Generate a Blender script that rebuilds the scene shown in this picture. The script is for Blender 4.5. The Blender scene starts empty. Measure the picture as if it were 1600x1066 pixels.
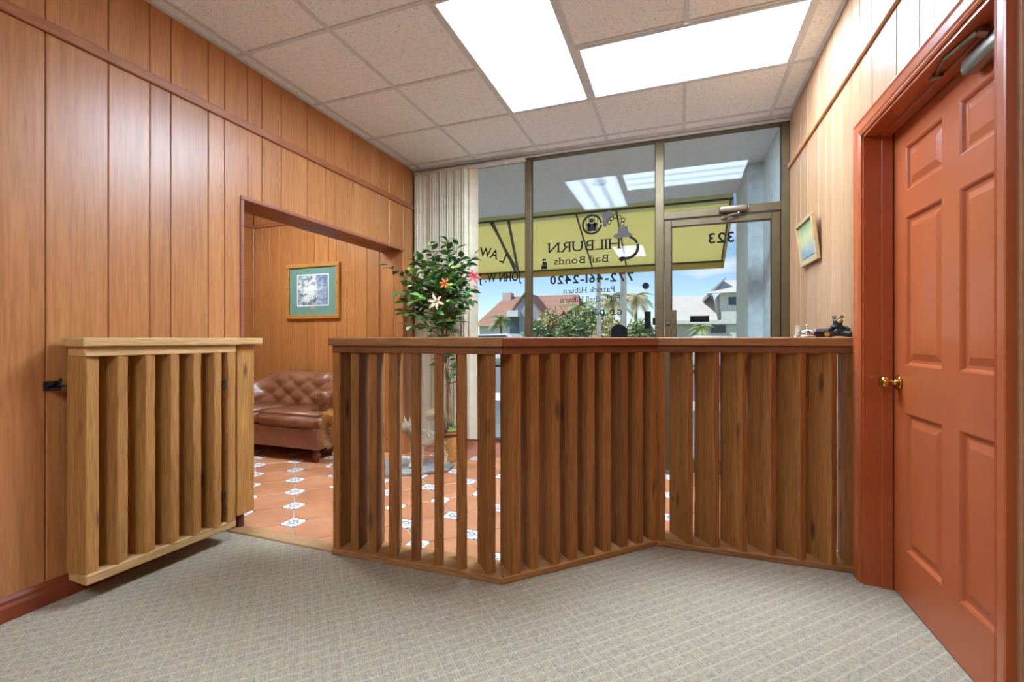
import bpy, bmesh, math, random
from mathutils import Vector, Matrix, noise as mnoise
R = math.radians
rnd = random.Random(7)
scene = bpy.context.scene
COL = scene.collection

# ------------------------------------------------------------------ camera, sky, sun, exposure
cam_d = bpy.data.cameras.new('camera'); cam = bpy.data.objects.new('camera', cam_d); COL.objects.link(cam)
cam.location = (0, 0, 1.11); cam.rotation_euler = (R(90), 0, R(20.087))
cam_d.sensor_width = 36; cam_d.lens = 36*711/1600; cam_d.shift_y = -3/1600; cam_d.clip_start = .02; cam_d.clip_end = 500
scene.camera = cam
scene.view_settings.view_transform = 'Standard'; scene.view_settings.look = 'None'
scene.view_settings.exposure = 0.82; scene.view_settings.gamma = 1.0; scene.view_settings.use_curve_mapping = False

PANEL = 21.5           # ceiling panel brightness
world = bpy.data.worlds.new('sky'); scene.world = world; world.use_nodes = True
wt = world.node_tree; wt.nodes.clear()
def wn(t, **k):
    n = wt.nodes.new(t)
    for a, b in k.items(): setattr(n, a, b)
    return n
sky = wn('ShaderNodeTexSky', sky_type='NISHITA', sun_disc=False, sun_elevation=R(52), sun_rotation=R(160), altitude=0, air_density=1.0, dust_density=.1, ozone_density=4.0)
wbg = wn('ShaderNodeBackground'); wbg.inputs['Strength'].default_value = .085
wco = wn('ShaderNodeTexCoord'); wmp = wn('ShaderNodeMapping'); wmp.inputs['Scale'].default_value = (3, 3, 9)
wno = wn('ShaderNodeTexNoise'); wno.inputs['Scale'].default_value = 1.6; wno.inputs['Detail'].default_value = 6
wrp = wn('ShaderNodeValToRGB'); wrp.color_ramp.elements[0].position = .56; wrp.color_ramp.elements[1].position = .72
wmx = wn('ShaderNodeMixRGB'); wmx.inputs[2].default_value = (7.5, 7.6, 7.9, 1)
wou = wn('ShaderNodeOutputWorld'); L = wt.links.new
L(wco.outputs['Generated'], wmp.inputs[0]); L(wmp.outputs[0], wno.inputs['Vector']); L(wno.outputs[0], wrp.inputs[0])
L(wrp.outputs[0], wmx.inputs[0]); L(sky.outputs[0], wmx.inputs[1]); L(wmx.outputs[0], wbg.inputs[0]); L(wbg.outputs[0], wou.inputs[0])
sun_d = bpy.data.lights.new('sun', 'SUN'); sun_d.energy = 3.0; sun_d.angle = R(.6); sun_d.color = (1, .95, .87)
sun = bpy.data.objects.new('sun', sun_d); COL.objects.link(sun); sun.rotation_euler = (R(42), 0, R(-62)); sun.location = (0, 0, 12)

# ------------------------------------------------------------------ helpers
def tag(o, label=None, cat=None, group=None, kind=None):
    if label: o['label'] = label
    if cat: o['category'] = cat
    if group: o['group'] = group
    if kind: o['kind'] = kind
    return o
def wloc(o):
    v = Vector(o.location)
    while o.parent: o = o.parent; v += Vector(o.location)
    return v
def link(name, me, mat, parent=None, loc=(0, 0, 0), rz=0):
    o = bpy.data.objects.new(name, me); COL.objects.link(o)
    if mat and me and not me.materials: me.materials.append(mat)
    o.rotation_euler = (0, 0, rz)
    if parent: o.parent = parent; o.location = Vector(loc) - wloc(parent)
    else: o.location = loc
    return o
def obj(name, bm, mat, parent=None, origin=None, smooth=False):
    """bm holds world coordinates; the object's origin goes to its base centre"""
    if origin is None:
        xs = [v.co.x for v in bm.verts]; ys = [v.co.y for v in bm.verts]; zs = [v.co.z for v in bm.verts]
        origin = ((min(xs)+max(xs))/2, (min(ys)+max(ys))/2, min(zs))
    bmesh.ops.translate(bm, verts=bm.verts, vec=-Vector(origin))
    bmesh.ops.recalc_face_normals(bm, faces=bm.faces)
    me = bpy.data.meshes.new(name)
    if smooth:
        for f in bm.faces: f.smooth = True
    bm.to_mesh(me); bm.free()
    return link(name, me, mat, parent, origin)
def empty(name, loc):
    o = bpy.data.objects.new(name, None); COL.objects.link(o); o.location = loc; o.empty_display_size = .1; return o
def box(bm, x0, x1, y0, y1, z0, z1, bev=0, seg=1):
    r = bmesh.ops.create_cube(bm, size=1)
    vs = r['verts']
    for v in vs:
        v.co = Vector((x0 if v.co.x < 0 else x1, y0 if v.co.y < 0 else y1, z0 if v.co.z < 0 else z1))
    if bev:
        es = list({e for v in vs for e in v.link_edges})
        bmesh.ops.bevel(bm, geom=es, offset=bev, segments=seg, affect='EDGES', profile=.5)
def B(x0, x1, y0, y1, z0, z1, bev=0, seg=1):
    bm = bmesh.new(); box(bm, x0, x1, y0, y1, z0, z1, bev, seg); return bm
def prism(bm, poly, z0, z1):
    b = [bm.verts.new((x, y, z0)) for x, y in poly]; t = [bm.verts.new((x, y, z1)) for x, y in poly]; n = len(poly)
    bm.faces.new(b[::-1]); bm.faces.new(t)
    for i in range(n): bm.faces.new((b[i], b[(i+1) % n], t[(i+1) % n], t[i]))
def bevel_all(bm, off, seg=1):
    bmesh.ops.recalc_face_normals(bm, faces=bm.faces)
    es = [e for e in bm.edges if len(e.link_faces) == 2 and e.calc_face_angle(0) > .5]
    bmesh.ops.bevel(bm, geom=es, offset=off, segments=seg, affect='EDGES')
def extrude_poly(bm, pts, vec):
    """pts: 3D polygon, extruded along vec"""
    vec = Vector(vec); a = [bm.verts.new(p) for p in pts]; b = [bm.verts.new(Vector(p)+vec) for p in pts]; n = len(pts)
    bm.faces.new(a[::-1]); bm.faces.new(b)
    for i in range(n): bm.faces.new((a[i], a[(i+1) % n], b[(i+1) % n], b[i]))
def lathe(bm, prof, c, n=24, axis='z', close=True):
    rings = []
    for r, h in prof:
        ring = []
        for i in range(n):
            t = 2*math.pi*i/n; a, b = r*math.cos(t), r*math.sin(t)
            p = {'z': (a, b, h), 'x': (h, a, b), 'y': (a, h, b)}[axis]
            ring.append(bm.verts.new(Vector(c)+Vector(p)))
        rings.append(ring)
    for k in range(len(rings)-1):
        for i in range(n): bm.faces.new((rings[k][i], rings[k][(i+1) % n], rings[k+1][(i+1) % n], rings[k+1][i]))
    if close: bm.faces.new(rings[0][::-1]); bm.faces.new(rings[-1])
def tube(bm, pts, rad, n=8, close=True):
    pts = [Vector(p) for p in pts]; rr = rad if isinstance(rad, (list, tuple)) else [rad]*len(pts)
    rings = []; up = Vector((0, 0, 1))
    d0 = (pts[1]-pts[0]).normalized()
    if abs(d0.dot(up)) > .9: up = Vector((1, 0, 0))
    s = d0.cross(up).normalized()
    for i, p in enumerate(pts):
        d = (pts[min(i+1, len(pts)-1)]-pts[max(i-1, 0)]).normalized()
        s = (s-d*s.dot(d)).normalized(); t = d.cross(s)
        rings.append([bm.verts.new(p+(s*math.cos(2*math.pi*k/n)+t*math.sin(2*math.pi*k/n))*rr[i]) for k in range(n)])
    for k in range(len(rings)-1):
        for i in range(n): bm.faces.new((rings[k][i], rings[k][(i+1) % n], rings[k+1][(i+1) % n], rings[k+1][i]))
    if close: bm.faces.new(rings[0][::-1]); bm.faces.new(rings[-1])

# ------------------------------------------------------------------ materials
def s2l(c): return tuple(((v/255+.055)/1.055)**2.4 if v/255 > .04045 else v/255/12.92 for v in c)+(1,)
class M:
    def __init__(s, name, rough=.5, color=None, spec=.5, metal=0):
        s.m = bpy.data.materials.new(name); s.m.use_nodes = True; s.t = s.m.node_tree
        s.b = s.t.nodes['Principled BSDF']; s.b.inputs['Roughness'].default_value = rough
        s.b.inputs['Specular IOR Level'].default_value = spec; s.b.inputs['Metallic'].default_value = metal
        if color: s.b.inputs['Base Color'].default_value = s2l(color)
    def n(s, t, **k):
        n = s.t.nodes.new(t)
        for a, b in k.items():
            if a in n.inputs: n.inputs[a].default_value = b
            else: setattr(n, a, b)
        return n
    def l(s, a, b): s.t.links.new(a, b)
    def coord(s, scale=(1, 1, 1), rot=(0, 0, 0), rand=0):
        c = s.n('ShaderNodeTexCoord'); m = s.n('ShaderNodeMapping'); m.inputs['Rotation'].default_value = rot
        src = c.outputs['Object']
        if rot != (0, 0, 0):
            s.l(src, m.inputs[0]); src = m.outputs[0]; m = s.n('ShaderNodeMapping')
        m.inputs['Scale'].default_value = scale; s.l(src, m.inputs[0])
        if rand:
            o = s.n('ShaderNodeObjectInfo'); v = s.n('ShaderNodeVectorMath', operation='MULTIPLY_ADD')
            cb = s.n('ShaderNodeCombineXYZ')
            for i in range(3): s.l(o.outputs['Random'], cb.inputs[i])
            v.inputs[1].default_value = (rand, rand*1.7, rand*.6); s.l(cb.outputs[0], v.inputs[0]); s.l(m.outputs[0], v.inputs[2]); return v.outputs[0]
        return m.outputs[0]
    def ramp(s, fac, stops):
        r = s.n('ShaderNodeValToRGB'); e = r.color_ramp.elements
        while len(e) < len(stops): e.new(.5)
        for i, (p, c) in enumerate(stops): e[i].position = p; e[i].color = s2l(c)
        s.l(fac, r.inputs[0]); return r.outputs[0]
    def noise(s, vec, scale=5, detail=4, rough=.5, dist=0):
        n = s.n('ShaderNodeTexNoise'); n.inputs['Scale'].default_value = scale; n.inputs['Detail'].default_value = detail
        n.inputs['Roughness'].default_value = rough; n.inputs['Distortion'].default_value = dist
        if vec: s.l(vec, n.inputs['Vector'])
        return n.outputs[0]
    def mix(s, f, a, b, mode='MIX'):
        x = s.n('ShaderNodeMixRGB', blend_type=mode)
        for i, v in ((0, f), (1, a), (2, b)):
            if isinstance(v, (int, float)): x.inputs[i].default_value = v if i == 0 else (v, v, v, 1)
            elif isinstance(v, tuple): x.inputs[i].default_value = v
            else: s.l(v, x.inputs[i])
        return x.outputs[0]
    def math(s, op, a, b=0, c=0):
        x = s.n('ShaderNodeMath', operation=op)
        for i, v in enumerate((a, b, c)):
            if isinstance(v, (int, float)): x.inputs[i].default_value = v
            else: s.l(v, x.inputs[i])
        return x.outputs[0]
    def base(s, c): s.l(c, s.b.inputs['Base Color']); return s
    def bump(s, h, st=.3, d=.005):
        b = s.n('ShaderNodeBump'); b.inputs['Strength'].default_value = st; b.inputs['Distance'].default_value = d
        s.l(h, b.inputs['Height']); s.l(b.outputs[0], s.b.inputs['Normal']); return s
def plain(name, c, rough=.5, spec=.5, metal=0, var=.06):
    m = M(name, rough, c, spec, metal)
    n = m.noise(m.coord(), 14, 3)
    lo = tuple(max(0, v*(1-var)) for v in c); hi = tuple(min(255, v*(1+var)) for v in c)
    m.base(m.ramp(n, [(.3, lo), (.7, hi)])); return m.m
AX = {'Z': ((1, 1, .05), (0, 0, 0)), 'X': ((.05, 1, 1), (0, 0, 0)), 'Y': ((1, .05, 1), (0, 0, 0)), 'D': ((.05, 1, 1), (0, 0, R(-45)))}
def wood(name, dark, mid, light, axis='Z', rough=.45, grain=60, knots=False, bump=.25, var=.12, spec=.5, fine=.4):
    m = M(name, rough, None, spec); sc, rot = AX[axis]
    v = m.coord(sc, rot, 7)
    g = m.noise(v, grain, 5, .65, .6); w = m.noise(v, grain*.18, 3, .5, 1.2); f = m.noise(v, grain*4, 2, .6)
    c = m.ramp(m.mix(.5, w, g), [(.32, dark), (.5, mid), (.68, light)])
    c = m.mix(fine, c, m.ramp(f, [(.35, tuple(x*.72 for x in mid)), (.6, light)]), 'MIX') if fine else c
    o = m.n('ShaderNodeObjectInfo'); k = m.math('MULTIPLY_ADD', o.outputs['Random'], 2*var, 1-var)
    cb = m.n('ShaderNodeCombineColor'); [m.l(k, cb.inputs[i]) for i in range(3)]
    c = m.mix(1, c, cb.outputs[0], 'MULTIPLY')
    if knots:
        kv = m.coord((9, 9, 2.6) if axis == 'Z' else (2.6, 9, 9) if axis in 'XD' else (9, 2.6, 9), rot, 11)
        vo = m.n('ShaderNodeTexVoronoi'); m.l(kv, vo.inputs['Vector']); vo.inputs['Scale'].default_value = 1
        kd = m.ramp(vo.outputs['Distance'], [(.06, (255, 255, 255)), (.17, (0, 0, 0))])
        c = m.mix(m.mix(1, kd, .75, 'MULTIPLY'), c, s2l(tuple(x*.3 for x in dark)))
    m.base(c); m.bump(m.mix(.5, g, f), bump, .004); return m.m

PANEL_W = wood('varnished_plywood', (172, 106, 58), (190, 122, 70), (202, 138, 84), 'Z', .33, 26, bump=.05, var=.07, fine=.3)
ALC_W = wood('amber_plywood', (158, 94, 42), (176, 108, 52), (190, 122, 64), 'Z', .38, 26, bump=.05, var=.09, fine=.3)
PANEL_R = wood('pale_plywood', (160, 116, 80), (176, 131, 94), (186, 143, 106), 'Z', .36, 26, bump=.05, var=.05, fine=.3)
TRIM_Y = wood('trim_wood', (150, 84, 48), (168, 98, 58), (180, 112, 70), 'Y', .4, 40, bump=.05, var=.03)
TRIM_X = wood('trim_wood_across', (140, 76, 34), (158, 90, 42), (172, 104, 54), 'X', .4, 40, bump=.05, var=.03)
SOFFIT_W = wood('soffit_wood', (112, 52, 26), (128, 62, 32), (142, 74, 42), 'Y', .45, 40, bump=.08, var=.03)
ced = ((104, 60, 22), (150, 92, 38), (180, 118, 54))
SLAT = wood('stained_cedar', *ced, 'Z', .7, 40, True, .5, .14)
SLAT3 = wood('stained_cedar_wide', (114, 68, 26), (158, 100, 44), (186, 126, 62), 'Z', .7, 40, True, .5, .1)
GATE_Z = wood('raw_cedar', (140, 88, 36), (172, 114, 52), (196, 140, 72), 'Z', .75, 40, True, .5, .1)
GATE_Y = wood('raw_cedar_rail', (172, 126, 72), (202, 156, 96), (218, 178, 120), 'Y', .75, 40, False, .4, .05)
CAP_X = wood('cedar_cap', (124, 78, 42), (160, 106, 58), (184, 130, 78), 'X', .65, 40, True, .5, .06)
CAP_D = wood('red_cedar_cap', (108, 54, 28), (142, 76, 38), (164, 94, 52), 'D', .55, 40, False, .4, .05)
RAIL_X = wood('cedar_rail', (98, 54, 28), (128, 76, 38), (150, 94, 50), 'X', .65, 40, False, .4, .05)
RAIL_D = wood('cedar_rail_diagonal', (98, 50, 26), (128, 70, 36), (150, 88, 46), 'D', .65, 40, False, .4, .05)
BASE_X = wood('cedar_plate', (132, 84, 38), (166, 112, 58), (190, 138, 84), 'X', .7, 40, False, .4, .05)
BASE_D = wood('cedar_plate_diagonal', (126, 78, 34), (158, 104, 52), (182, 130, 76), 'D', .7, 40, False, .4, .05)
def painted():
    m = M('terracotta_paint', .3, (168, 86, 48)); n = m.noise(m.coord(), 3, 3)
    m.base(m.ramp(n, [(.3, (166, 80, 42)), (.7, (176, 90, 49))])); m.bump(m.noise(m.coord(), 260, 2), .06, .002); return m.m
PAINT = painted()
BACKING = plain('groove_backing', (58, 30, 14), .8)  # dark brown slab behind the planks, showing in the grooves
BRONZE = plain('bronze_aluminium', (98, 82, 56), .4, .5, .55)
BRONZE_D = plain('dark_bronze_gasket', (40, 36, 30), .5, .5, .3)
WHITE_T = plain('white_tee', (206, 211, 216), .5, var=.02)
CHROME = M('chrome', .12, (210, 210, 212), .5, 1).m
STEEL = plain('satin_steel', (150, 142, 130), .28, .5, .9)
BRASS = M('polished_brass', .14, (206, 160, 78), .5, 1).m
BLACK = plain('black_iron', (22, 21, 22), .4)
BLACKV = plain('black_vinyl', (8, 8, 9), .7, .15)
def ceil_tile():
    m = M('fissured_tile', .9); v = m.coord((1, 1, 1), (0, 0, 0), 9)
    a = m.noise(v, 95, 3, .6, 1.5); b = m.noise(v, 300, 2)
    f = m.ramp(a, [(.34, (150, 154, 158)), (.44, (242, 245, 248))])
    m.base(m.mix(.3, f, m.ramp(b, [(.3, (222, 226, 230)), (.7, (244, 247, 250))]))); m.bump(a, .35, .004); return m.m
CTILE = ceil_tile()
def carpet():
    m = M('woven_carpet', .95, None, .1); v = m.coord((1, 1, 1), (0, 0, R(45)))
    sp = m.n('ShaderNodeSeparateXYZ'); m.l(v, sp.inputs[0])
    fine = m.noise(v, 330, 2, .7); mid = m.noise(v, 120, 3, .6); big = m.noise(v, 1.3, 2)
    c = m.ramp(fine, [(.3, (84, 82, 82)), (.44, (154, 140, 120)), (.56, (192, 176, 148)), (.7, (212, 202, 178))])
    vo = m.n('ShaderNodeTexVoronoi', feature='F1'); m.l(v, vo.inputs['Vector']); vo.inputs['Scale'].default_value = 130
    hs = m.ramp(vo.outputs['Color'], [(.2, (110, 110, 112)), (.42, (160, 150, 132)), (.62, (186, 168, 134)), (.85, (178, 136, 104))])
    c = m.mix(.42, c, hs)
    wob = m.math('MULTIPLY', m.math('SUBTRACT', mid, .5), .012)
    def lines(ch, per, w):
        x = m.math('ADD', sp.outputs[ch], wob); f = m.math('FRACT', m.math('DIVIDE', x, per))
        return m.math('LESS_THAN', f, w)
    l1 = m.math('MULTIPLY', lines(0, .043, .13), m.math('GREATER_THAN', fine, .42)); l2 = m.math('MULTIPLY', lines(1, .043, .12), m.math('GREATER_THAN', mid, .47))
    c = m.mix(m.math('MULTIPLY', l1, .42), c, s2l((216, 200, 168))); c = m.mix(m.math('MULTIPLY', l2, .3), c, s2l((212, 194, 160)))
    dk = m.math('MULTIPLY', lines(1, .0107, .35), .22); c = m.mix(dk, c, s2l((104, 100, 100)))
    m.base(c); m.bump(m.mix(.5, fine, mid), .7, .006); return m.m
CARPET = carpet()
def terracotta():
    m = M('terracotta_tile', .38); v = m.coord((1, 1, 1), (0, 0, 0), 13)
    n = m.noise(v, 3.5, 5, .6); o = m.n('ShaderNodeObjectInfo')
    c = m.ramp(n, [(.3, (170, 104, 66)), (.5, (190, 124, 82)), (.7, (206, 146, 104))])
    c = m.mix(m.math('MULTIPLY', o.outputs['Random'], .35), c, s2l((190, 126, 90))); m.base(c); m.bump(m.noise(v, 30, 3), .08, .004); return m.m
TERRA = terracotta()
def deco():
    m = M('painted_inset_tile', .25); c0 = m.n('ShaderNodeTexCoord'); sp = m.n('ShaderNodeSeparateXYZ'); m.l(c0.outputs['Object'], sp.inputs[0])
    x = m.math('ABSOLUTE', sp.outputs[0]); y = m.math('ABSOLUTE', sp.outputs[1])
    r = m.math('SQRT', m.math('ADD', m.math('MULTIPLY', x, x), m.math('MULTIPLY', y, y)))
    d = m.math('ADD', x, y); mn = m.math('MINIMUM', x, y); mx = m.math('MAXIMUM', x, y)
    c = s2l((232, 228, 222))
    ring = m.math('LESS_THAN', m.math('ABSOLUTE', m.math('SUBTRACT', r, .024)), .0038)
    c = m.mix(ring, c, s2l((84, 104, 156)))
    pet = m.math('MULTIPLY', m.math('LESS_THAN', mn, .006), m.math('MULTIPLY', m.math('GREATER_THAN', mx, .034), m.math('LESS_THAN', mx, .046)))
    c = m.mix(pet, c, s2l((90, 124, 150)))
    cor = m.math('GREATER_THAN', d, .094); c = m.mix(cor, c, s2l((96, 112, 160)))
    cen = m.math('LESS_THAN', r, .008); c = m.mix(cen, c, s2l((188, 96, 70)))
    dot = m.math('LESS_THAN', m.math('ADD', m.math('ABSOLUTE', m.math('SUBTRACT', x, .022)), m.math('ABSOLUTE', m.math('SUBTRACT', y, .022))), .008)
    c = m.mix(dot, c, s2l((120, 140, 110))); m.base(c); return m.m
DECO = deco()
GROUT = plain('grey_grout', (178, 160, 144), .8)
PLASTER = plain('plain_plaster', (196, 170, 140), .8)

# ------------------------------------------------------------------ room shell
XL, XR, YW, YB, ZC = -2.489, .79, 3.97, -2.6, 2.795
XA, YA = -4.65, 3.95                       # side lobby behind the opening
OY0, OY1, OZ, TH = 2.04, 3.76, 1.96, .245  # opening in the left wall
P = .010                                   # plank thickness
def struct(o): o['kind'] = 'structure'; return o

# carpet and tile bed, cut along the railing
rail_front = [(-1.68, 1.882), (-.745, 1.912), (-.107, 2.558), (.80, 2.576)]
bm = bmesh.new(); prism(bm, [(XL, YB), (XR+.11, YB), (XR+.11, 2.62), (-.12, 2.60), (-.76, 1.955), (XL, 1.93)], -.03, 0)
floor = struct(obj('floor', bm, CARPET, origin=(0, 0, 0)))
bm = bmesh.new(); prism(bm, [(XA, 1.9), (XL, 1.9), (XL, 1.93), (-.76, 1.955), (-.12, 2.60), (XR+.05, 2.62), (XR+.05, YW+.1), (XA, YW+.1)], -.05, -.007)
tiles = struct(obj('floor_tiled', bm, GROUT, origin=(-2, 3, 0)))
s = .2157*1.0; cut = .056; hw = s*math.sqrt(2)/2
def oct_mesh():
    bm = bmesh.new(); g = .0035; pts = []
    a = s-cut-g*1.2; b = cut
    # square tile turned 45 degrees: corners on the axes, each corner cut by the inset
    for (cx, cy) in ((1, 0), (0, 1), (-1, 0), (0, -1)):
        e = s-g*1.4-cut
        if cx: pts += [(cx*e, -cx*cut*.98), (cx*e, cx*cut*.98)]
        else: pts += [(cy*cut*.98, cy*e), (-cy*cut*.98, cy*e)]
    prism(bm, pts, -.012, 0); me = bpy.data.meshes.new('floor_tile'); bmesh.ops.recalc_face_normals(bm, faces=bm.faces)
    bmesh.ops.bevel(bm, geom=[e for e in bm.edges if all(v.co.z > -.001 for v in e.verts)], offset=.003, segments=1, affect='EDGES'); bm.to_mesh(me); bm.free(); me.materials.append(TERRA); return me
def sq_mesh():
    bm = B(-cut+.003, cut-.003, -cut+.003, cut-.003, -.012, 0, .0015); me = bpy.data.meshes.new('inset_tile'); bm.to_mesh(me); bm.free(); me.materials.append(DECO); return me
om, qm = oct_mesh(), sq_mesh()
def rail_y(x):
    pr = [(-9, 1.93), (-.76, 1.955), (-.12, 2.60), (9, 2.62)]
    for (a, b), (c, d) in zip(pr, pr[1:]):
        if a <= x <= c: return b+(d-b)*(x-a)/(c-a)
for i in range(-14, 16):
    for j in range(-14, 16):
        # insets sit on a lattice turned 45 degrees, tiles on its cell centres
        ix, iy = -2.41+s*(j-i), 2.354+s*(i+j)
        for me, nm, x, y, m in ((qm, 'inset_tile', ix, iy, .05), (om, 'floor_tile', ix, iy+s, .2)):
            if XA+m*.8 < x < XR-m*.6+.05 and rail_y(x)-(.01 if me is qm else .13) < y < YW-m*.3 and not (XL-TH-.02 < x < XL and y > OY1-.05):
                if x < XL-TH and y > YA-.1: continue
                if y < rail_y(x)+.14 and me is om and x > -1.6: pass
                link(nm, me, None, tiles, (x, y, -.001))
tag(struct(obj('trim_threshold', B(XL+.03, -1.68, 1.90, 1.985, -.004, .008, .004), wood('threshold_oak', (150, 100, 56), (178, 130, 80), (196, 150, 98), 'X', .6, 40))))

def plank_mesh(name, w, h, mat):
    """vertical plank, local x = width, y = thickness (front at y=0), z = height"""
    bm = B(-w/2, w/2, 0, P+.002, 0, h); bmesh.ops.bevel(bm, geom=[e for e in bm.edges if all(v.co.y < .001 for v in e.verts) and abs(e.verts[0].co.z-e.verts[1].co.z) > .1], offset=.003, segments=1, affect='EDGES')
    bmesh.ops.recalc_face_normals(bm, faces=bm.faces); me = bpy.data.meshes.new(name); bm.to_mesh(me); bm.free(); me.materials.append(mat); return me
def planks(parent, pts, plane, facing, zr, mat):
    """pts: groove positions along the wall; facing '+x','-x','-y'; zr(a,b) -> list of (z0,z1)"""
    for a, b in zip(pts, pts[1:]):
        for z0, z1 in zr(a, b):
            me = plank_mesh('plank', b-a-.003, z1-z0, mat); c = (a+b)/2
            if facing == '+x': link('plank', me, None, parent, (plane, c, z0), R(90))
            elif facing == '-x': link('plank', me, None, parent, (plane, c, z0), R(-90))
            else: link('plank', me, None, parent, (c, plane, z0), 0)
LG = [-2.6, -2.25, -2.0, -1.75, -1.6, -1.35, -1.1, -.95, -.7, -.5, -.35, -.12, .1, .22, .42, .55, .78, .9, 1.119, 1.343, 1.52, 1.62, 1.822, 1.921, 2.04, 2.071, 2.174, 2.325, 2.553, 2.728, 2.828, 3.028, 3.129, 3.278, 3.379, 3.534, 3.76, 3.942, 3.97]
TZ0, TZ1 = 2.395, 2.443
bm = bmesh.new(); x0, x1 = XL-TH, XL-P
box(bm, x0, x1, YB, OY0, 0, ZC); box(bm, x0, x1, OY1+P, YW+.12, 0, ZC); box(bm, x0, x1, OY0, OY1+P, OZ+.012, ZC)
wall_left = struct(obj('wall_left', bm, BACKING, origin=(XL-.1, 1, 0)))
def plank_poly(parent, x, sgn, yz, mat):
    bm = bmesh.new(); extrude_poly(bm, [(x, y, z) for y, z in yz], (-sgn*(P+.002), 0, 0)); obj('plank', bm, mat, parent)
LU = [v for v in LG if v != 2.04]
planks(wall_left, LU, XL, '+x', lambda a, b: [(TZ1-.01, ZC)], PANEL_W)
planks(wall_left, LU, XL, '+x', lambda a, b: [] if a < 2.04 < b else [(OZ+.012 if a > OY0-.01 and b < OY1+.01 else .0, TZ0)], PANEL_W)
plank_poly(wall_left, XL, 1, [(1.9225, 0), (2.04, 0), (2.04, OZ+.012), (2.0695, OZ+.012), (2.0695, TZ0), (1.9225, TZ0)], PANEL_W)
planks(wall_left, [XL-TH, -2.597, XL-.002], OY1, '-y', lambda a, b: [(0, OZ)], ALC_W)
struct(obj('trim_1', B(XL-.002, XL+.016, YB, YW, TZ0, TZ1, .004), TRIM_Y))
bm = B(XL-TH, XL-.126, OY0, OY1, OZ-.001, OZ+.012); sof = obj('soffit_board', bm, SOFFIT_W, wall_left)
bm = B(XL-.123, XL+.002, OY0, OY1, OZ-.001, OZ+.012); obj('soffit_board', bm, SOFFIT_W, wall_left)
t2 = struct(obj('trim_2', B(XL-.002, XL+.010, OY0-.022, OY1+.012, OZ-.002, OZ+.020, .003), wood('casing_strip', (150, 84, 60), (168, 98, 72), (180, 112, 84), 'Y', .4, 40)))
obj('casing_strip', B(XL-.002, XL+.010, OY0-.022, OY0+.001, 0, OZ-.002, .003), t2.data.materials[0], t2)
obj('jamb_board', B(XL-TH, XL-.002, OY0-.001, OY0+.008, 0, OZ-.002), SOFFIT_W, wall_left)
bb = bmesh.new()
for y0, y1 in ((YB, OY0-.03),):
    extrude_poly(bb, [(XL, y0, 0), (XL+.018, y0, 0), (XL+.018, y0, .055), (XL+.012, y0, .068), (XL+.012, y0, .08), (XL+.004, y0, .095), (XL, y0, .095)], (0, y1-y0, 0))
struct(obj('baseboard_left', bb, plain('red_brown_paint', (132, 58, 28), .35)))

# side lobby
bm = B(XA-.1, XL-TH, YA+P, YA+.13, 0, ZC); wall_lobby = struct(obj('wall_lobby_far', bm, BACKING))
AG = [XA, -4.513, -4.407, -4.258, -4.037, -3.857, -3.758, -3.56, -3.458, -3.316, -3.214, -3.062, -2.90, XL-TH]
planks(wall_lobby, AG, YA, '-y', lambda a, b: [(0, TZ0), (TZ1-.01, ZC)], ALC_W)
wl = struct(obj('wall_lobby_side', B(XA-.12, XA-P, 1.5, YA, 0, ZC), BACKING))
planks(wl, [1.5, 1.9, 2.2, 2.45, 2.7, 2.95, 3.2, 3.36, 3.55, 3.72, YA], XA, '+x', lambda a, b: [(0, TZ0), (TZ1-.01, ZC)], ALC_W)
t3 = struct(obj('trim_3', B(XA, XL-TH, YA-.014, YA+.002, TZ0, TZ1, .004), TRIM_X))
obj('trim_strip', B(XA-.002, XA+.014, 1.6, YA-.014, TZ0, TZ1, .004), TRIM_Y, t3)
obj('corner_mould', B(XA-.002, XA+.022, YA-.022, YA+.002, 0, TZ0, .005), TRIM_Y, t3)
struct(obj('wall_lobby_near', B(XA-.1, XL-TH, 1.5, 1.6, 0, ZC), PLASTER))
struct(obj('ceiling_lobby', B(XA-.1, XL-TH, 1.5, YA+.1, ZC, ZC+.05), plain('lobby_ceiling', (214, 208, 200), .9)))
struct(obj('floor_lobby', B(XA-.1, XL-TH, 1.5, 1.9, -.05, -.004), GROUT))

# right wall with the painted door
DY0, DY1, DZ = 1.56, 2.49, 2.035
RG = [-2.6, -2.2, -1.9, -1.7, -1.4, -1.1, -.9, -.6, -.35, -.1, .1, .35, .6, .8, 1.0, 1.25, 1.473, 1.56, 1.876, 1.979, 2.159, 2.393, 2.49, 2.537, 2.64, 2.778, 2.937, 3.042, 3.199, 3.441, 3.623, 3.731, 3.928, 3.97]
bm = bmesh.new(); x0, x1 = XR+P, XR+.14
box(bm, x0, x1, YB, DY0-.005, 0, ZC); box(bm, x0, x1, DY1+.005, YW+.02, 0, ZC); box(bm, x0, x1, DY0-.005, DY1+.005, DZ+.012, ZC)
wall_right = struct(obj('wall_right', bm, BACKING, origin=(XR+.07, 1, 0)))
RU = [v for v in RG if v not in (1.56, 2.49)]
planks(wall_right, RU, XR, '-x', lambda a, b: [(TZ1-.02, ZC)], PANEL_R)
planks(wall_right, RU, XR, '-x', lambda a, b: [] if a < 1.56 < b or a < 2.49 < b else [(DZ+.012 if a > DY0-.01 and b < DY1+.01 else 0, TZ0)], PANEL_R)
plank_poly(wall_right, XR, -1, [(2.3945, DZ+.012), (2.49, DZ+.012), (2.49, 0), (2.5355, 0), (2.5355, TZ0), (2.3945, TZ0)], PANEL_R)
plank_poly(wall_right, XR, -1, [(1.4745, 0), (1.56, 0), (1.56, DZ+.012), (1.8745, DZ+.012), (1.8745, TZ0), (1.4745, TZ0)], PANEL_R)
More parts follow.
